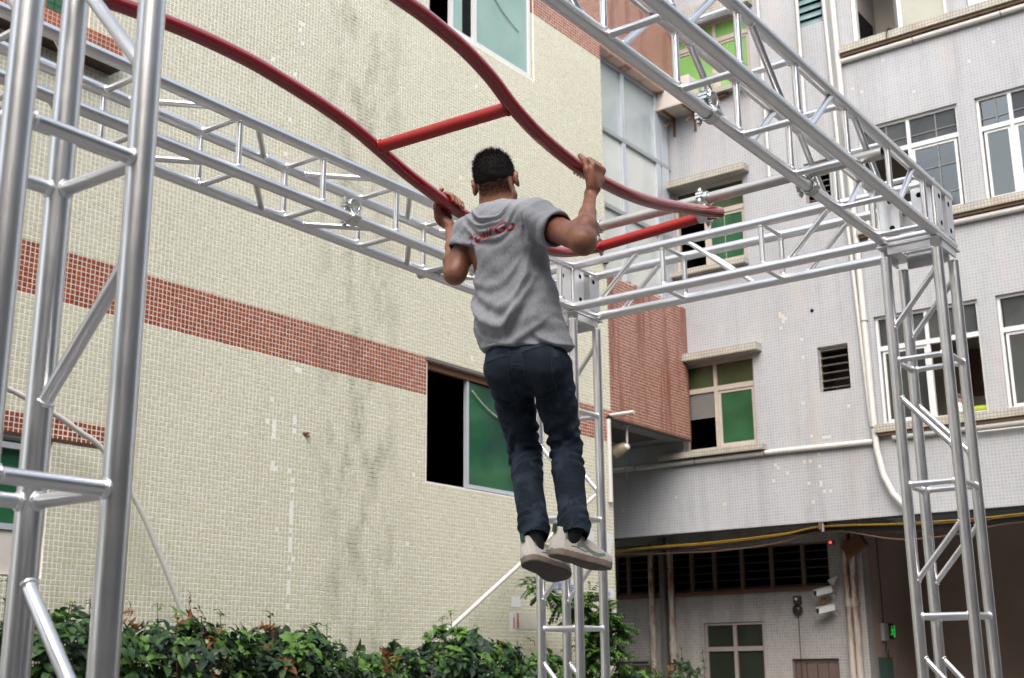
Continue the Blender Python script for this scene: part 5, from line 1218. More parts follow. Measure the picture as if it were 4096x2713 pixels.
def head(F_):
    P_ = lambda *p: L2W(HM*HSC, HEAD, p)
    F_.put(ell_(P_(0,-.012,.020), (.0745,.094,.088), HM), .01)        # cranium
    F_.put(ell_(P_(0,-.050,-.020), (.060,.052,.060), HM), .02)        # occiput
    F_.put(ell_(P_(0,.030,-.045), (.058,.062,.070), HM), .025)        # face
    F_.put(cap_(P_(-.030,.050,-.088), P_(.030,.050,-.088), .024, .024), .02); F_.put(cap_(P_(0,.070,-.092), P_(0,.055,-.085), .020, .022), .015)
    for s in (-1, 1):
        F_.put(cap_(P_(s*.056,.010,-.070), P_(s*.030,.055,-.092), .021, .020), .02)      # jaw
        F_.put(ell_(P_(s*.046,.060,-.020), (.022,.020,.018), HM), .015)                  # cheekbone
        # ear: rim, lobe and hollow
        e = lambda y, z, o=0: P_(s*(.0795+o), -.004+y, -.012+z)
        F_.put(ell_(e(-.006,.0,.004), (.0085,.0185,.031), HM@np.eye(3)), .006)
        for a, b in (((-.020,.006),(-.014,.026)), ((-.014,.026),(.004,.031)), ((.004,.031),(.013,.016)), ((-.020,.006),(-.012,-.018)), ((-.012,-.018),(.0,-.030))):
            F_.put(cap_(e(a[0],a[1],.011), e(b[0],b[1],.010), .0052, .0052), .004)
        F_.put(ell_(e(-.003,.004,.014), (.006,.009,.014), HM), .005, 's')
    F_.put(cap_(P_(0,.086,.012), P_(0,.104,-.028), .0095, .0125), .012); F_.put(cap_(P_(-.012,.094,-.034), P_(.012,.094,-.034), .0085, .0085), .008)
    F_.put(cap_(P_(-.032,.081,.020), P_(.032,.081,.020), .012, .012), .015)
    for s in (-1, 1): F_.put(ell_(P_(s*.031,.090,.004), (.014,.009,.008), HM), .008, 's'); F_.put(ell_(P_(s*.031,.082,.003), (.0125,.0105,.0105), HM), .003)
    F_.put(cap_(P_(-.019,.089,-.060), P_(.019,.089,-.060), .0068, .0068), .006); F_.put(cap_(P_(-.015,.088,-.069), P_(.015,.088,-.069), .0072, .0072), .006)
    nb = NAPE+np.array((0,.012,-.055))
    F_.put(cap_(P_(0,-.030,-.050), nb, .0530, .0590), .03)
    F_.put(cap_(P_(0,.012,-.075), nb+Fv*.03, .044, .050), .02)
    for s in (-1, 1): F_.put(cap_(P_(s*.035,-.045,-.055), nb+Rv*s*.03-Fv*.015, .024, .032), .02)
def torso(F_, g=0., k=.05):
    F_.put(ell_(CH_+np.array((0,0,.015)), (.142+g,.098+g,.190), TF), k); F_.put(ell_(CH_+Rv*.0-Fv*.022+np.array((0,0,.07)), (.138+g,.070+g,.110), TF), k)
    F_.put(cap_(NAPE+np.array((0,.01,-.055)), SHR+np.array((0,0,.012)), .054+g, .046+g), .05); F_.put(cap_(NAPE+np.array((0,.01,-.055)), SHL+np.array((0,0,.012)), .054+g, .046+g), .05)
    F_.put(ell_(WA, (.134+g,.092+g,.18), TF), k); F_.put(ell_(PE+np.array((0,0,-.01)), (.142+g,.105+g,.10), TF), k)
def legs(F_, g=0.):
    for HI, KN, AN, s in ((HIR, KNR, ANR, 1), (HIL, KNL, ANL, -1)):
        F_.put(cap_(HI, KN, .080+g, .054+g), .03); d = (AN-KN)/np.linalg.norm(AN-KN)
        F_.put(cap_(KN, KN+d*.12-Fv*.008, .052+g, .055+g), .03); F_.put(cap_(KN+d*.12-Fv*.006, AN, .053+g, .036+g), .03)
        F_.put(ell_(HI-Fv*.045+np.array((0,0,-.01)), (.075+g,.070+g,.085+g)), .03)

def smooth_mesh(V, F, it, w=.5):
    n = len(V); e = np.concatenate([F[:, [0,1]], F[:, [1,2]], F[:, [2,3]], F[:, [3,0]]])
    a = np.concatenate([e[:,0], e[:,1]]); b = np.concatenate([e[:,1], e[:,0]]); deg = np.bincount(a, minlength=n)[:, None]
    for _ in range(it):
        s = np.stack([np.bincount(a, V[b, k], n) for k in range(3)], 1); V = V*(1-w)+w*s/np.maximum(deg, 1)
    return V
def normals(V, F):
    n = np.cross(V[F[:,2]]-V[F[:,0]], V[F[:,3]]-V[F[:,1]]); N = np.zeros_like(V)
    for k in range(4):
        for c in range(3): N[:, c] += np.bincount(F[:, k], n[:, c], len(V))
    return N/(np.linalg.norm(N, axis=1, keepdims=True)+1e-12)
def toW(V):
    V = np.asarray(V); return np.stack([TC*V[:,0]-TS*V[:,1], TS*V[:,0]+TC*V[:,1], V[:,2]+CAMH], 1)
man = truss_thing('person', (-2.60, 3.55, .31), 'man in grey t-shirt and dark jeans hanging from the red rails by both hands', 'person')
PW = np.array(parent_world(man))
def pbuild(name, V, F, mats, mi=None, parent=man):
    o = bpy.data.objects.new(name, mesh_np(name, toW(V)-np.array(parent_world(parent)), F, mats, mi, True)); link(o, parent); return o

# ---------------- skin
def skinmat():
    m = NT('tanned_skin'); p = m.pos(True); n = m.noise(p, 13., 6, .65); f = m.noise(p, 150., 4); v = m.noise(p, 32., 5, .6)
    c = m.mix(m.ramp(n, .3, .7), (.185, .072, .042), (.315, .145, .090)); c = m.mix(m.math('MULTIPLY', m.ramp(v, .48, .72), .4), c, (.23, .068, .045))
    m.col(c); m.rough(m.math('MULTIPLY_ADD', n, .18, .36)); m.spec(.45)
    m.b.inputs['Subsurface Weight'].default_value = .12; m.b.inputs['Subsurface Radius'].default_value = (.012, .005, .003)
    m.bump(m.math('ADD', m.math('MULTIPLY', f, .5), m.math('MULTIPLY', v, .6)), .3, .003); return m.mat
SKINM = skinmat()
B = Field((-3.02, 3.28, .42), (-2.10, 3.95, 1.95), .0052)
head(B); torso(B, -.016); arm(B, SHR, ELR, WRR, 1); arm(B, SHL, ELL_, WRL, -1, .86); hand(B, 1); hand(B, -1); legs(B, -.012)
V, F = B.mesh(); V = smooth_mesh(V, F, 2, .35); BV, BN = V, normals(V, F); pbuild('body', V, F, [SKINM])
# nail on the visible thumb
# ---------------- hair: a cap over the skull plus short strands
HAIRM = NT('black_hair'); HAIRM.col((.0075, .0065, .0062)); HAIRM.rough(.7); HAIRM.spec(.10); HAIRM = HAIRM.mat
Hf = Field(HEAD-.15, HEAD+.15, .0045); P_ = lambda *p: L2W(HM*HSC, HEAD, p)
Hf.put(ell_(P_(0,-.014,.026), (.0765,.095,.089), HM), .01); Hf.put(ell_(P_(0,-.052,-.012), (.062,.057,.062), HM), .02)
def hairline(p):
    q = (p-HEAD.astype(np.float32))@HM.T.astype(np.float32); x, y, z = q[...,0], q[...,1], q[...,2]
    low = np.where(y < -.02, -.078+.010*np.cos(x*60), np.where(y < .03, -.030+(y+.02)*.2, -.02+(y-.03)*1.15))
    nz = .004*np.sin(x*190+y*130)+.003*np.sin(y*210-z*170)
    ear = .020-np.sqrt((np.abs(np.abs(x)-.08)*.6)**2+(y+.006)**2+((z+.008)*.75)**2)
    return np.maximum(low+nz-z, ear*1.2)
Hf.put((hairline, HEAD-.16, HEAD+.16), .004, 'i')
gx = [Hf.lo[k]+Hf.h*np.arange(Hf.n[k], dtype=np.float32) for k in range(3)]
gq = np.stack(np.meshgrid(*gx, indexing='ij'), -1)-HEAD.astype(np.float32); gq = gq@HM.T.astype(np.float32)
Hf.a += np.where(gq[..., 1] < -.01, np.clip(-.042-gq[..., 2], 0, .04)*.27, np.clip(.012-gq[..., 2], 0, .03)*.12).astype(np.float32)
V, F = Hf.mesh(); N = normals(V, F)
V = V+N*(.0012*np.sin(V[:,0]*110+V[:,2]*90)*np.sin(V[:,1]*95-V[:,2]*80))[:, None]
hair = pbuild('hair', V, F, [HAIRM])
rs = np.random.default_rng(4); q = (V-HEAD)@HM.T; cand = np.where((N@HM[2] > -.75))[0]; pick = rs.choice(cand, 9000)
d = N[pick]*.45+rs.normal(0, .32, (len(pick), 3)); up = HM[2]; crown = (q[pick, 2] > .01)[:, None]
d = d+np.where(crown, up*.35-HM[0]*.15+HM[1]*.2, -up*.65); d /= np.linalg.norm(d, axis=1, keepdims=True)
ln = np.where(q[pick, 2] > .055, rs.uniform(.010, .024, len(pick)), np.where(q[pick, 2] > 0, rs.uniform(.006, .013, len(pick)), rs.uniform(.003, .007, len(pick))))
b0 = V[pick]-N[pick]*.002; t1 = np.cross(d, rs.normal(0, 1, d.shape)); t1 /= np.linalg.norm(t1, axis=1, keepdims=True); t2 = np.cross(d, t1); r_ = .0011
SV = np.stack([b0+t1*r_, b0-t1*.5*r_+t2*.87*r_, b0-t1*.5*r_-t2*.87*r_, b0+d*ln[:, None]], 1).reshape(-1, 3)
SF = (np.array([(0,1,3),(1,2,3),(2,0,3)])[None]+4*np.arange(len(pick))[:, None, None]).reshape(-1, 3)
NB = len(pick)
qb = (BV-HEAD)@HM.T; cb = np.where((np.abs(qb[:,0]) < .056) & (qb[:,1] < -.03) & (qb[:,2] < -.025) & (qb[:,2] > -.104) & (np.linalg.norm(qb, axis=1) < .13))[0]
cb = rs.choice(cb, 7000); keep_ = rs.random(len(cb)) < np.clip((qb[cb,2]+.096)/.04, 0, 1)**1.3; cb = cb[keep_]
d2 = BN[cb]*.5-HM[2]*.8+rs.normal(0, .3, (len(cb), 3)); d2 /= np.linalg.norm(d2, axis=1, keepdims=True); u1 = np.cross(d2, rs.normal(0, 1, d2.shape)); u1 /= np.linalg.norm(u1, axis=1, keepdims=True); u2 = np.cross(d2, u1); l2 = rs.uniform(.002, .0055, len(cb))[:, None]; r2 = .0006
b2 = BV[cb]+rs.normal(0, .0015, (len(cb), 3))
SV = np.concatenate([SV, np.stack([b2+u1*r2, b2-u1*.5*r2+u2*.87*r2, b2-u1*.5*r2-u2*.87*r2, b2+d2*l2], 1).reshape(-1, 3)])
SF = (np.array([(0,1,3),(1,2,3),(2,0,3)])[None]+4*np.arange(NB+len(cb))[:, None, None]).reshape(-1, 3)
o = bpy.data.objects.new('strands', mesh_np('hair_strands', toW(SV)-PW, SF, [HAIRM])); o['kind'] = 'stuff'; link(o, hair)

# ---------------- jeans
def denim():
    m = NT('dark_blue_denim'); p = m.pos(True); n = m.noise(p, 7., 5, .6); f = m.noise(m.scalev(p, (300., 300., 120.)), 1., 3); st = m.noise(m.scalev(p, (1., 1., .35)), 30., 4)
    c = m.mix(m.ramp(n, .38, .66), (.0085, .014, .024), (.034, .050, .076)); c = m.mix(m.math('MULTIPLY', m.ramp(st, .58, .78), .35), c, (.085, .10, .13))
    k = m.math('MULTIPLY_ADD', f, .5, .75); m.col(m.mix(1.0, c, m.comb(k, k, k), 'MULTIPLY')); m.rough(.85); m.spec(.2)
    cr = m.noise(m.scalev(p, (1., 1., 2.2)), 15., 3, .55, 1.5); m.bump(m.math('ADD', m.math('MULTIPLY', f, .05), cr), .6, .008); return m.mat
DENIM = denim()
J = Field((-2.84, 3.40, .40), (-2.30, 3.96, 1.24), .0050)
J.put(ell_(PE+np.array((0,0,-.015)), (.138,.111,.105), TF), .04); J.put(ell_(PE+np.array((0,0,.05)), (.136,.103,.09), TF), .04)
for HI, KN, AN, s in ((HIR, KNR, ANR, 1), (HIL, KNL, ANL, -1)):
    d = (AN-KN)/np.linalg.norm(AN-KN); up_ = (KN-HI)/np.linalg.norm(KN-HI)
    J.put(cap_(HI+up_*.01, HI*.5+KN*.5, .084, .071), .022); J.put(cap_(HI*.5+KN*.5, KN, .0715, .0585), .015)
    J.put(ell_(HI-Fv*.046+np.array((0,0,-.005)), (.073,.073,.090)), .03)
    J.put(cap_(KN, KN+d*.13-Fv*.008, .058, .0575), .015); J.put(cap_(KN+d*.13-Fv*.008, AN-d*.03, .0570, .051), .012)
    J.put(cap_(AN-d*.055, AN-d*.02, .0525, .0555), .012); J.put(cap_(AN-d*.02, AN+d*.008, .0515, .050), .010)
    J.put(cap_(AN-d*.006, AN+d*.06, .043, .043), .004, 's')
J.put(half_((Rv[0]*.28+.0, Rv[1]*.28, 1.), (WA+np.array((0,0,-.105)))@(np.array((Rv[0]*.28, Rv[1]*.28, 1.))/np.linalg.norm((Rv[0]*.28, Rv[1]*.28, 1.))), (-3,3,.3), (-2,4,1.4)), .004, 'i') if False else None
V, F = J.mesh(); V = smooth_mesh(V, F, 3, .5); N = normals(V, F)
def fold_field(V, A, B_, w, amp, f0, sl=0., ph=0., side=None):
    """cross folds along a limb from A to B_: ridges that slant round it and fade at both ends"""
    ax = B_-A; L_ = np.linalg.norm(ax); ax = ax/L_; t = (V-A)@ax; rad = (V-A)-t[:, None]*ax; rn = np.linalg.norm(rad, axis=1)
    a = (rad@Rv)/(rn+1e-6); b = (rad@Fv)/(rn+1e-6); wt = np.exp(-((t-L_/2)/(L_*.5))**2)*(rn < w)
    ph_ = t*f0+sl*a*2.2+ph+1.3*np.sin(a*2.+ph)+.8*b
    s_ = np.sin(ph_); r = np.sign(s_)*np.abs(s_)**.75
    m = .55+.45*np.sin(ph_*.37+a*3+ph*2)
    return amp*wt*r*m
disp = np.zeros(len(V))
for HI, KN, AN, s in ((HIR, KNR, ANR, 1), (HIL, KNL, ANL, -1)):
    k0 = KN+(HI-KN)*.42; k1 = KN+(AN-KN)*.42; leg = ((V-PE)@Rv*s > -.015)
    disp += leg*fold_field(V, KN+(HI-KN)*.36, KN+(AN-KN)*.04, .13, .0070, 130, 1.3*s, s); disp += leg*fold_field(V, KN+(HI-KN)*.10, KN+(AN-KN)*.26, .13, .0085, 150, -1.3*s, 2+s)
    a0 = AN+(KN-AN)*.24; disp += leg*fold_field(V, a0, AN-(AN-KN)*.03, .11, .0050, 150, .9*s, 1-s); disp += leg*fold_field(V, HI, k0, .15, .003, 90, 1.6*s, 3*s)
disp += .0022*np.sin(V[:,0]*45+V[:,2]*60)*np.sin(V[:,2]*38-V[:,1]*50)
V = V+N*disp[:, None]
jeans = pbuild('jeans', V, F, [DENIM])
from mathutils.bvhtree import BVHTree
def bvh(V, F): return BVHTree.FromPolygons([tuple(p) for p in V], [tuple(f) for f in F])
JB = bvh(V, F)
def onto(tree, p, d, off):
    h = tree.ray_cast(Vector(p), Vector(d)); return None if h[0] is None else np.array(h[0]+h[1]*off)
# back pockets: flat patches laid on the seat, with stitching
def patch(tree, corners, org, ex, ez, dirn, off, nu=10, nv=10):
    vs = []
    for j in range(nv+1):
        for i in range(nu+1):
            u, v = i/nu, j/nv; c = np.array(corners, float); p2 = (1-v)*((1-u)*c[0]+u*c[1])+v*((1-u)*c[3]+u*c[2])
            q = onto(tree, org+ex*p2[0]+ez*p2[1]-dirn*.4, dirn, off); vs.append(q if q is not None else org+ex*p2[0]+ez*p2[1])
    fs = [(j*(nu+1)+i, j*(nu+1)+i+1, (j+1)*(nu+1)+i+1, (j+1)*(nu+1)+i) for j in range(nv) for i in range(nu)]
    return np.array(vs), np.array(fs)
STITCH = simple('grey_thread', (.035, .04, .05), .8)
ezv = np.array((0,0,1.))
DEN2 = simple('pocket_denim', (.019, .027, .042), .85, 0., .3, 60., spec=.2)
for nm, cs in (('back_pocket', [(.022,.035),(.128,.060),(.122,-.085),(.034,-.105)]), ('back_pocket', [(-.125,.015),(-.03,.030),(-.038,-.11),(-.115,-.100)])):
    vs, fs = patch(JB, cs, PE-np.array((0,0,.035)), Rv, ezv, Fv, .0022); pk = pbuild(nm, vs, fs, [DEN2], parent=jeans)
    mb = MB(); ring = [cs[0], cs[1], cs[2], ((cs[2][0]+cs[3][0])/2, min(cs[2][1], cs[3][1])-.012), cs[3], cs[0]]; pts = []
    for a, b in zip(ring[:-1], ring[1:]):
        for k in range(8): pts.append((a[0]+(b[0]-a[0])*k/8, a[1]+(b[1]-a[1])*k/8))
    pts3 = [onto(JB, PE-np.array((0,0,.035))+Rv*p[0]+ezv*p[1]-Fv*.4, Fv, .0035) for p in pts]; pts3 = [p for p in pts3 if p is not None]
    mb.path(pts3, .0013, 5); ob = mb.build('stitching', STITCH, None, TW); ob.parent = jeans
    ob.location = -Vector(parent_world(jeans))
# belt loop and waistband edge
mb = MB(); rng_pts = []
for k in range(25):
    a = -1.25+2.5*k/24; q = PE+np.array((0,0,.046+.012*math.sin(a)))+Rv*.4*math.sin(a)-Fv*.4*math.cos(a); p = onto(JB, q, (PE+np.array((0,0,.046+.012*math.sin(a)))-q), .003)
    if p is not None: rng_pts.append(p)
mb.path(rng_pts, .0024, 6); ob = mb.build('waistband_seam', DEN2, None, TW); ob.parent = jeans; ob.location = -Vector(parent_world(jeans))

# ---------------- t-shirt
def jersey():
    m = NT('heather_grey_jersey'); p = m.pos(True); f = m.noise(m.scalev(p, (1., 1., .25)), 260., 4, .7); n = m.noise(p, 60., 4, .6); b = m.noise(p, 6., 4)
    k = m.math('ADD', m.math('MULTIPLY', m.ramp(f, .32, .70), .5), m.math('MULTIPLY', n, .5))
    c = m.mix(k, (.20, .21, .238), (.40, .412, .447)); k2 = m.math('MULTIPLY_ADD', b, .16, .92)
    m.col(m.mix(1.0, c, m.comb(k2, k2, k2), 'MULTIPLY')); m.rough(.92); m.spec(.15); m.b.inputs['Sheen Weight'].default_value = .15
    cr = m.noise(m.scalev(p, (1., 1., .7)), 16., 3, .5, 1.8); m.bump(m.math('ADD', m.math('MULTIPLY', f, .08), m.math('MULTIPLY', cr, 1.)), .28, .008); return m.mat
JERSEY = jersey()
Sf = Field((-2.95, 3.32, 1.04), (-2.18, 3.78, 1.74), .0048)
torso(Sf, .014, .05)
for s, SH, EL in ((1, SHR, ELR), (-1, SHL, ELL_)):
    d = (EL-SH)/np.linalg.norm(EL-SH); Ls = np.linalg.norm(EL-SH); e_ = SH+d*(min(.155, Ls*.62) if s > 0 else Ls*.36)
    Sf.put(cap_(SH-d*.01, e_, .064 if s > 0 else .053, .070 if s > 0 else .058), .045)
# loose skirt of the shirt
Sf.put(ell_(WA+Rv*.022+np.array((0,0,.05))-Fv*.006, (.150,.114,.20), TF), .05); Sf.put(cap_(WA+Rv*.03+np.array((0,0,.02)), PE+Rv*.115-Fv*.035+np.array((0,0,.015)), .10, .062), .05)
Sf.put(cap_(WA-Rv*.0, PE-Rv*.035-Fv*.02+np.array((0,0,.030)), .10, .080), .05)
Sf.put(cap_(WA+Rv*.11+np.array((0,0,.03)), PE+Rv*.172-Fv*.045+np.array((0,0,.01)), .035, .030), .04)
# cut hem, sleeves, neck
hn = np.array((Rv[0]*-.05, Rv[1]*-.05, -1.)); hn /= np.linalg.norm(hn)
hp = PE+np.array((0,0,.028)); Sf.put(half_(hn, hn@hp, (-3,3,1.), (-2,4,1.3)), .006, 'i')
for s, SH, EL in ((1, SHR, ELR), (-1, SHL, ELL_)):
    d = (EL-SH)/np.linalg.norm(EL-SH); Ls = np.linalg.norm(EL-SH); e_ = SH+d*(min(.160, Ls*.66) if s > 0 else Ls*.42)
    lo, hi = np.minimum(e_, EL)-.11, np.maximum(e_, EL)+.11
    fn = (lambda p, d=d, e_=e_, s=s: np.minimum((e_.astype(np.float32)-p)@d.astype(np.float32), .09-np.sqrt((((p-e_.astype(np.float32)))**2).sum(-1))+.0) )
    Sf.put(((lambda p, d=d, e_=e_: np.maximum((e_.astype(np.float32)-p)@d.astype(np.float32), np.sqrt(((p-(e_+d*.06).astype(np.float32))**2).sum(-1))-.125)), lo-.03, hi+.03), .004, 's')
    Sf.put(cap_(e_-d*.030, e_+d*.03, .052, .0605), .004, 's')
Sf.put(cap_(NAPE+np.array((0,.035,.075)), NAPE+np.array((0,.012,.012)), .080, .062), .006, 's')
V, F = Sf.mesh(); V = smooth_mesh(V, F, 3, .5); N = normals(V, F)
x = (V-CH_)@Rv; z = V[:,2]; y = (V-CH_)@Fv; back = np.clip(-N@Fv*1.6+.15, 0, 1)
disp = np.zeros(len(V))
def ucurve(x0, z0, c, w, amp, xl=.13):
    """swag fold hanging between two points on the back"""
    t = z-(z0+c*(x-x0)**2); fade = np.exp(-((x-x0)/xl)**4)
    return amp*fade*(np.exp(-(t/w)**2)-.75*np.exp(-((t+1.9*w)/(1.15*w))**2))
sw = .012*np.sin(x*26+1.)+.006*np.sin(x*61)
z = z+sw*.6
for a in ((-.035,1.600,9.,.0075,.010,.10), (-.045,1.575,8.,.008,.009,.09), (-.03,1.550,7.,.009,.010,.10), (-.03,1.520,6.,.010,.006,.09), (-.01,1.205,8.5,.026,.017,.13), (.0,1.275,9.,.020,.007,.11), (-.03,1.35,7.,.016,.004,.12), (.02,1.142,3.5,.015,.006,.15)):
    disp += back*ucurve(*a)
t = x-.055-.10*(z-1.45)-.06*np.sin((z-1.2)*5); disp += back*(.010*np.exp(-(t/.014)**2)-.006*np.exp(-((t-.034)/.018)**2))*np.clip((z-1.12)/.12, 0, 1)*np.clip((1.66-z)/.1, 0, 1)
t = x+.085+.05*(z-1.4)+.12*(z-1.3)**2; disp += back*(.006*np.exp(-(t/.014)**2))*np.clip((z-1.18)/.1, 0, 1)*np.clip((1.52-z)/.1, 0, 1)
t = x-.128+.02*np.sin(z*22); disp += -.007*np.exp(-(t/.016)**2)*np.clip((z-1.08)/.1, 0, 1)*np.clip((1.53-z)/.06, 0, 1)
for s, SH, EL in ((1, SHR, ELR), (-1, SHL, ELL_)):
    d = (EL-SH)/np.linalg.norm(EL-SH); u = (V-SH)@d; w_ = np.exp(-((u-.06)/.07)**2)*((x*s) > .10)
    disp += .0045*w_*np.sin(x*45+V[:,2]*60+s)+.003*w_*np.sin(u*60+V[:,2]*30)
disp += .0035*np.sin(x*34+z*21+.6)*np.sin(z*27-y*30)+.0018*np.sin(x*75-z*52)*np.sin(z*66+y*44)
side = np.clip((z-1.05)/.03, 0, 1); disp *= side+.15
flap = np.exp(-((x-.165)/.05)**2)*np.clip((1.24-V[:,2])/.12, 0, 1)
V = V+N*disp[:, None]-Fv*(.012*flap*np.sin(V[:,2]*75+x*60))[:, None]+Rv*(.014*flap*np.sin(V[:,2]*58))[:, None]
shirt = pbuild('shirt', V, F, [JERSEY]); SB = bvh(V, F)
# printed lettering across the upper back
PRINT = simple('faded_red_print', (.58, .045, .06), .75, 0., .2, 50.)
def print_on(body, size, x0, z0, slope, mat, shear=.15, off=0.):
    me = text_mesh(body, size, mat, 'printed_lettering', .0004, off); bm = bmesh.new(); bm.from_mesh(me)
    bmesh.ops.triangulate(bm, faces=bm.faces[:])
    bmesh.ops.subdivide_edges(bm, edges=[e for e in bm.edges if e.calc_length() > .006], cuts=2, use_grid_fill=False); bmesh.ops.triangulate(bm, faces=bm.faces[:])
    bad = []
    for v in bm.verts:
        px = x0+v.co.x+shear*v.co.y; pz = z0+v.co.y+slope*(px-x0)
        q = onto(SB, CH_+Rv*px+np.array((0,0,pz-CH_[2]))-Fv*.4, Fv, .0016)
        if q is None: bad.append(v); continue
        w_ = toW(np.array([q]))[0]; v.co = Vector(w_-np.array(parent_world(shirt)))
    bmesh.ops.delete(bm, geom=bad, context='VERTS'); bm.to_mesh(me); bm.free()
    o = bpy.data.objects.new('printed_lettering', me); link(o, shirt)
print_on('TourGo', .057, -.122, 1.508, .22, PRINT, off=.0012); print_on('Your Best Solution Provider', .0112, -.121, 1.496, .22, PRINT)

# ---------------- shoes
SHOEW = simple('grubby_white_canvas', (.50, .47, .43), .75, 0., .14, 14., bump=.1); SOLEM = simple('dirty_rubber_sole', (.19, .150, .125), .8, 0., .35, 18., bump=.15)
SOLEU = simple('dark_worn_outsole', (.085, .072, .064), .8, 0., .3, 22., bump=.2); GREENM = simple('sage_green_suede', (.16, .22, .185), .85, 0., .15, 30.); GREEND = simple('dark_green_tab', (.012, .055, .035), .7); SOCK = simple('black_sock', (.008, .008, .010), .9); LACE = simple('navy_lace', (.03, .035, .07), .8)
def shoe(AN, heel, toe, rollv, label):
    """heel, toe = centre of the sole's underside at both ends"""
    heel = np.array(heel); toe = np.array(toe); f = (toe-heel); L_ = np.linalg.norm(f); f /= L_
    r = np.cross(f, (0,0,1.)); r /= np.linalg.norm(r); u = np.cross(r, f); r, u = r*math.cos(rollv)+u*math.sin(rollv), u*math.cos(rollv)-r*math.sin(rollv)
    M = np.array([r, f, u]); W_ = lambda a, b, c: heel+r*a+f*b+u*c
    lo = np.minimum(heel, toe)-.14; hi = np.maximum(heel, toe)+.17
    def outline(q, g):      # signed distance to a foot-shaped plan
        y = q[...,1]/L_; x = q[...,0]
        hw = np.interp(y, [-.02,0,.08,.25,.45,.62,.76,.90,1.0,1.03], [.0,.018,.030,.033,.034,.043,.045,.037,.016,.0])+g
        cx = np.interp(y, [0,.4,.75,1.], [0,.004,0,-.004])
        e = np.maximum(np.abs(x-cx)-hw, 0)+np.minimum(np.abs(x-cx)-hw, 0); end = np.maximum(-q[...,1]-.002-g, q[...,1]-L_-g)
        return np.maximum(e*.9, end)
    def loc(p): return (p-heel.astype(np.float32))@M.T.astype(np.float32)
    A = Field(lo, hi, .0036)
    A.put((lambda p: np.maximum(outline(loc(p), .0035), np.abs(loc(p)[...,2]-.0145-.006*np.clip((loc(p)[...,1]/L_-.8)/.2, 0, 1)**2)-.0130)-.002, lo, hi), .004)
    V, F = A.mesh(); V = smooth_mesh(V, F, 2, .5); N = normals(V, F); F_c = V[F].mean(1); under = ((F_c-heel)@u < .0055)
    o_ = pbuild('shoe', V[:0], np.zeros((0,4), int), [SHOEW]) if False else None
    B = Field(lo, hi, .0036)
    top = lambda y: np.interp(y/L_, [0,.10,.22,.34,.45,.60,.75,.9,1.], [.098,.100,.095,.090,.086,.076,.059,.049,.038])
    B.put((lambda p: np.maximum(outline(loc(p), .001-.22*np.maximum(loc(p)[...,2]-.03, 0)), np.maximum(loc(p)[...,2]-top(loc(p)[...,1])-.012*np.cos(np.clip(loc(p)[...,0]/.045, -1, 1)*1.5)+.010, .022-loc(p)[...,2]))-.004, lo, hi), .006)
    B.put(cap_(W_(0,.055,.125), W_(0,.066,.060), .038, .030), .008, 's')
    V2, F2 = B.mesh(); V2 = smooth_mesh(V2, F2, 2, .5); sh = pbuild('shoe', V2, F2, [SHOEW]); tag(sh, label)
    pbuild('sole', V, F, [SOLEM, SOLEU], under.astype(int), sh)
    tree = bvh(V2, F2)
    def decal(nm, poly, side, mat, off=.0016):
        vs = []; n = len(poly)
        for (a, b) in poly:
            h = onto(tree, W_(side*.2, a, b), -r*side, off); vs.append(h if h is not None else W_(side*.03, a, b))
        half = n//2; fs = [(i, i+1, n-2-i, n-1-i) for i in range(half-1)]
        pbuild(nm, np.array(vs), np.array(fs), [mat], None, sh)
    for sd_ in (-1, 1):
        up_ = []; dn_ = []
        for k in range(15):
            t = k/14; a = .075+.125*t; mid = .049-.010*t+.009*math.sin(t*7.2)*(1-.3*t); wd = .0080*(1-.4*t)
            up_.append((a, mid+wd)); dn_.append((a, mid-wd))
        decal('side_stripe', up_+dn_[::-1], sd_, GREENM)
        qa = [(.028,.098),(.05,.088),(.066,.084),(.078,.080)]; qb = [(.026,.060),(.05,.066),(.064,.070),(.076,.074)]
        decal('collar_panel', qa+qb[::-1], sd_, GREENM)
        vs = [onto(tree, W_(sd_*.2, .05+.012*k, .040+.0+(.004*math.sin(k))), -r*sd_, .001) for k in range(13)]; vs = [v for v in vs if v is not None]
        if len(vs) > 3:
            mb = MB(); mb.path([tuple(v) for v in vs], .0012, 5); ob = mb.build('seam', SOLEM, None, TW); ob.parent = sh; ob.location = -Vector(parent_world(sh))
    mb = MB(); mb.obox(W_(0,-.002,.096), r*.007, f*.004, u*.014); ob = mb.build('heel_tab', GREEND, None, TW); ob.parent = sh; ob.location = -Vector(parent_world(sh))
    mb = MB(); mb.path([tuple(W_(0,.082,.085)), tuple(W_(0,.078,.105)), tuple(W_(0,.070,.122))], [.016,.018,.012], 8); ob = mb.build('tongue', GREEND, None, TW); ob.parent = sh; ob.location = -Vector(parent_world(sh))
    mb = MB()
    for k in range(5):
        y_ = .095+.021*k; zt = float(top(y_))+.008; mb.path([tuple(W_(-.026, y_, zt-.014)), tuple(W_(-.010, y_+.003, zt+.001)), tuple(W_(.010, y_-.003, zt+.001)), tuple(W_(.026, y_, zt-.014))], .0028, 6)
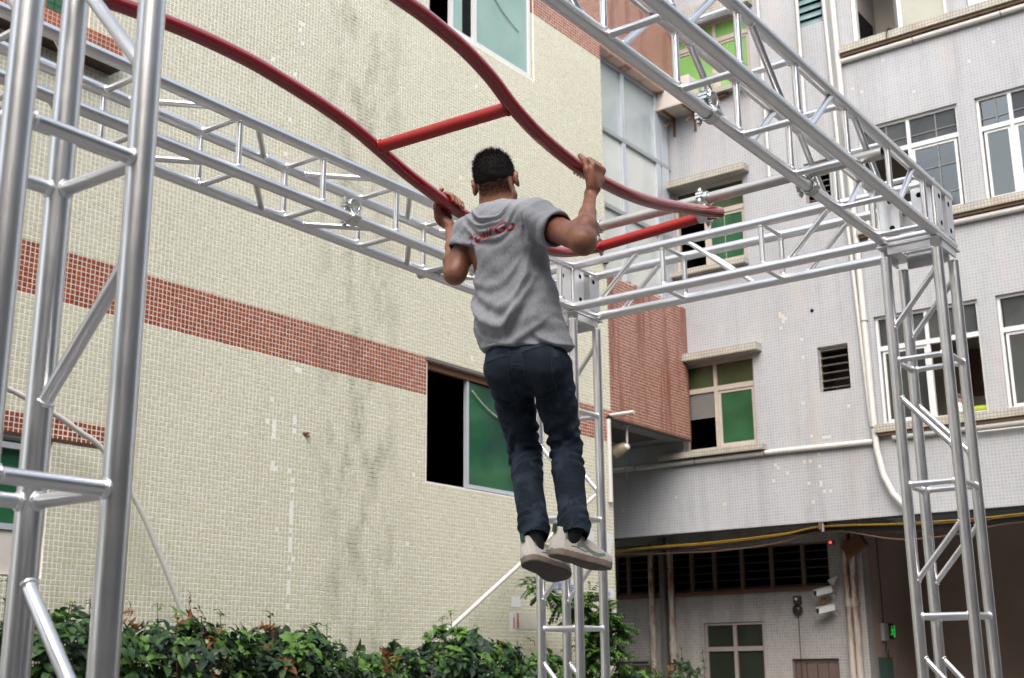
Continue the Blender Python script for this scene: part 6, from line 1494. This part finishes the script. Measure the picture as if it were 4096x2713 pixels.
    ob = mb.build('lace', LACE, None, TW); ob.parent = sh; ob.location = -Vector(parent_world(sh))
    mb = MB(); mb.path([tuple(AN+np.array((0,0,.03))), tuple(AN*.6+W_(0,.055,.075)*.4), tuple(W_(0,.058,.060))], [.044,.037,.036], 16); ob = mb.build('sock', SOCK, None, TW); ob.parent = man; ob.location = -Vector(PW)
shoe(ANR, (-2.437,3.560,.388), (-2.372,3.815,.345), .0, 'right shoe, seen from its outer side with a green wavy stripe')
shoe(ANL, (-2.535,3.545,.368), (-2.528,3.785,.320), .30, 'left shoe, tipped so that its dark sole shows')

# ================================================================== pieces that can be told apart become parts of their own
def split_loose(o):
    me = o.data; n = len(me.vertices); par = list(range(n))
    def find(a):
        while par[a] != a: par[a] = par[par[a]]; a = par[a]
        return a
    for e in me.edges:
        a, b = find(e.vertices[0]), find(e.vertices[1])
        if a != b: par[a] = b
    groups = {}
    for p in me.polygons: groups.setdefault(find(p.vertices[0]), []).append(p)
    if len(groups) < 2: return
    co = [v.co.copy() for v in me.vertices]; mats = list(me.materials); base = o.name.split('.')[0]
    for gi, ps in enumerate(groups.values()):
        vm = {}; vs = []; fs = []
        for p in ps:
            f = []
            for v in p.vertices:
                if v not in vm: vm[v] = len(vs); vs.append(co[v])
                f.append(vm[v])
            fs.append(f)
        m2 = bpy.data.meshes.new(base); m2.from_pydata(vs, [], fs)
        for m_ in mats: m2.materials.append(m_)
        m2.polygons.foreach_set('material_index', [p.material_index for p in ps]); m2.polygons.foreach_set('use_smooth', [p.use_smooth for p in ps]); m2.update()
        if gi == 0: first = m2
        else:
            q = bpy.data.objects.new(base, m2); q.location = o.location; link(q, o.parent)
            for ch in list(o.children) if False else []: ch.parent = q
    o.data = first
for o in [o for o in scene.objects if o.type == 'MESH' and o.parent and o.get('kind') is None and o.name.split('.')[0] in
          ('transom', 'mullion', 'door', 'partition', 'security_bar', 'window_frame', 'notice_board', 'indoor_lamp')]:
    if o.name.split('.')[0] == 'door' and o.children: continue
    split_loose(o)
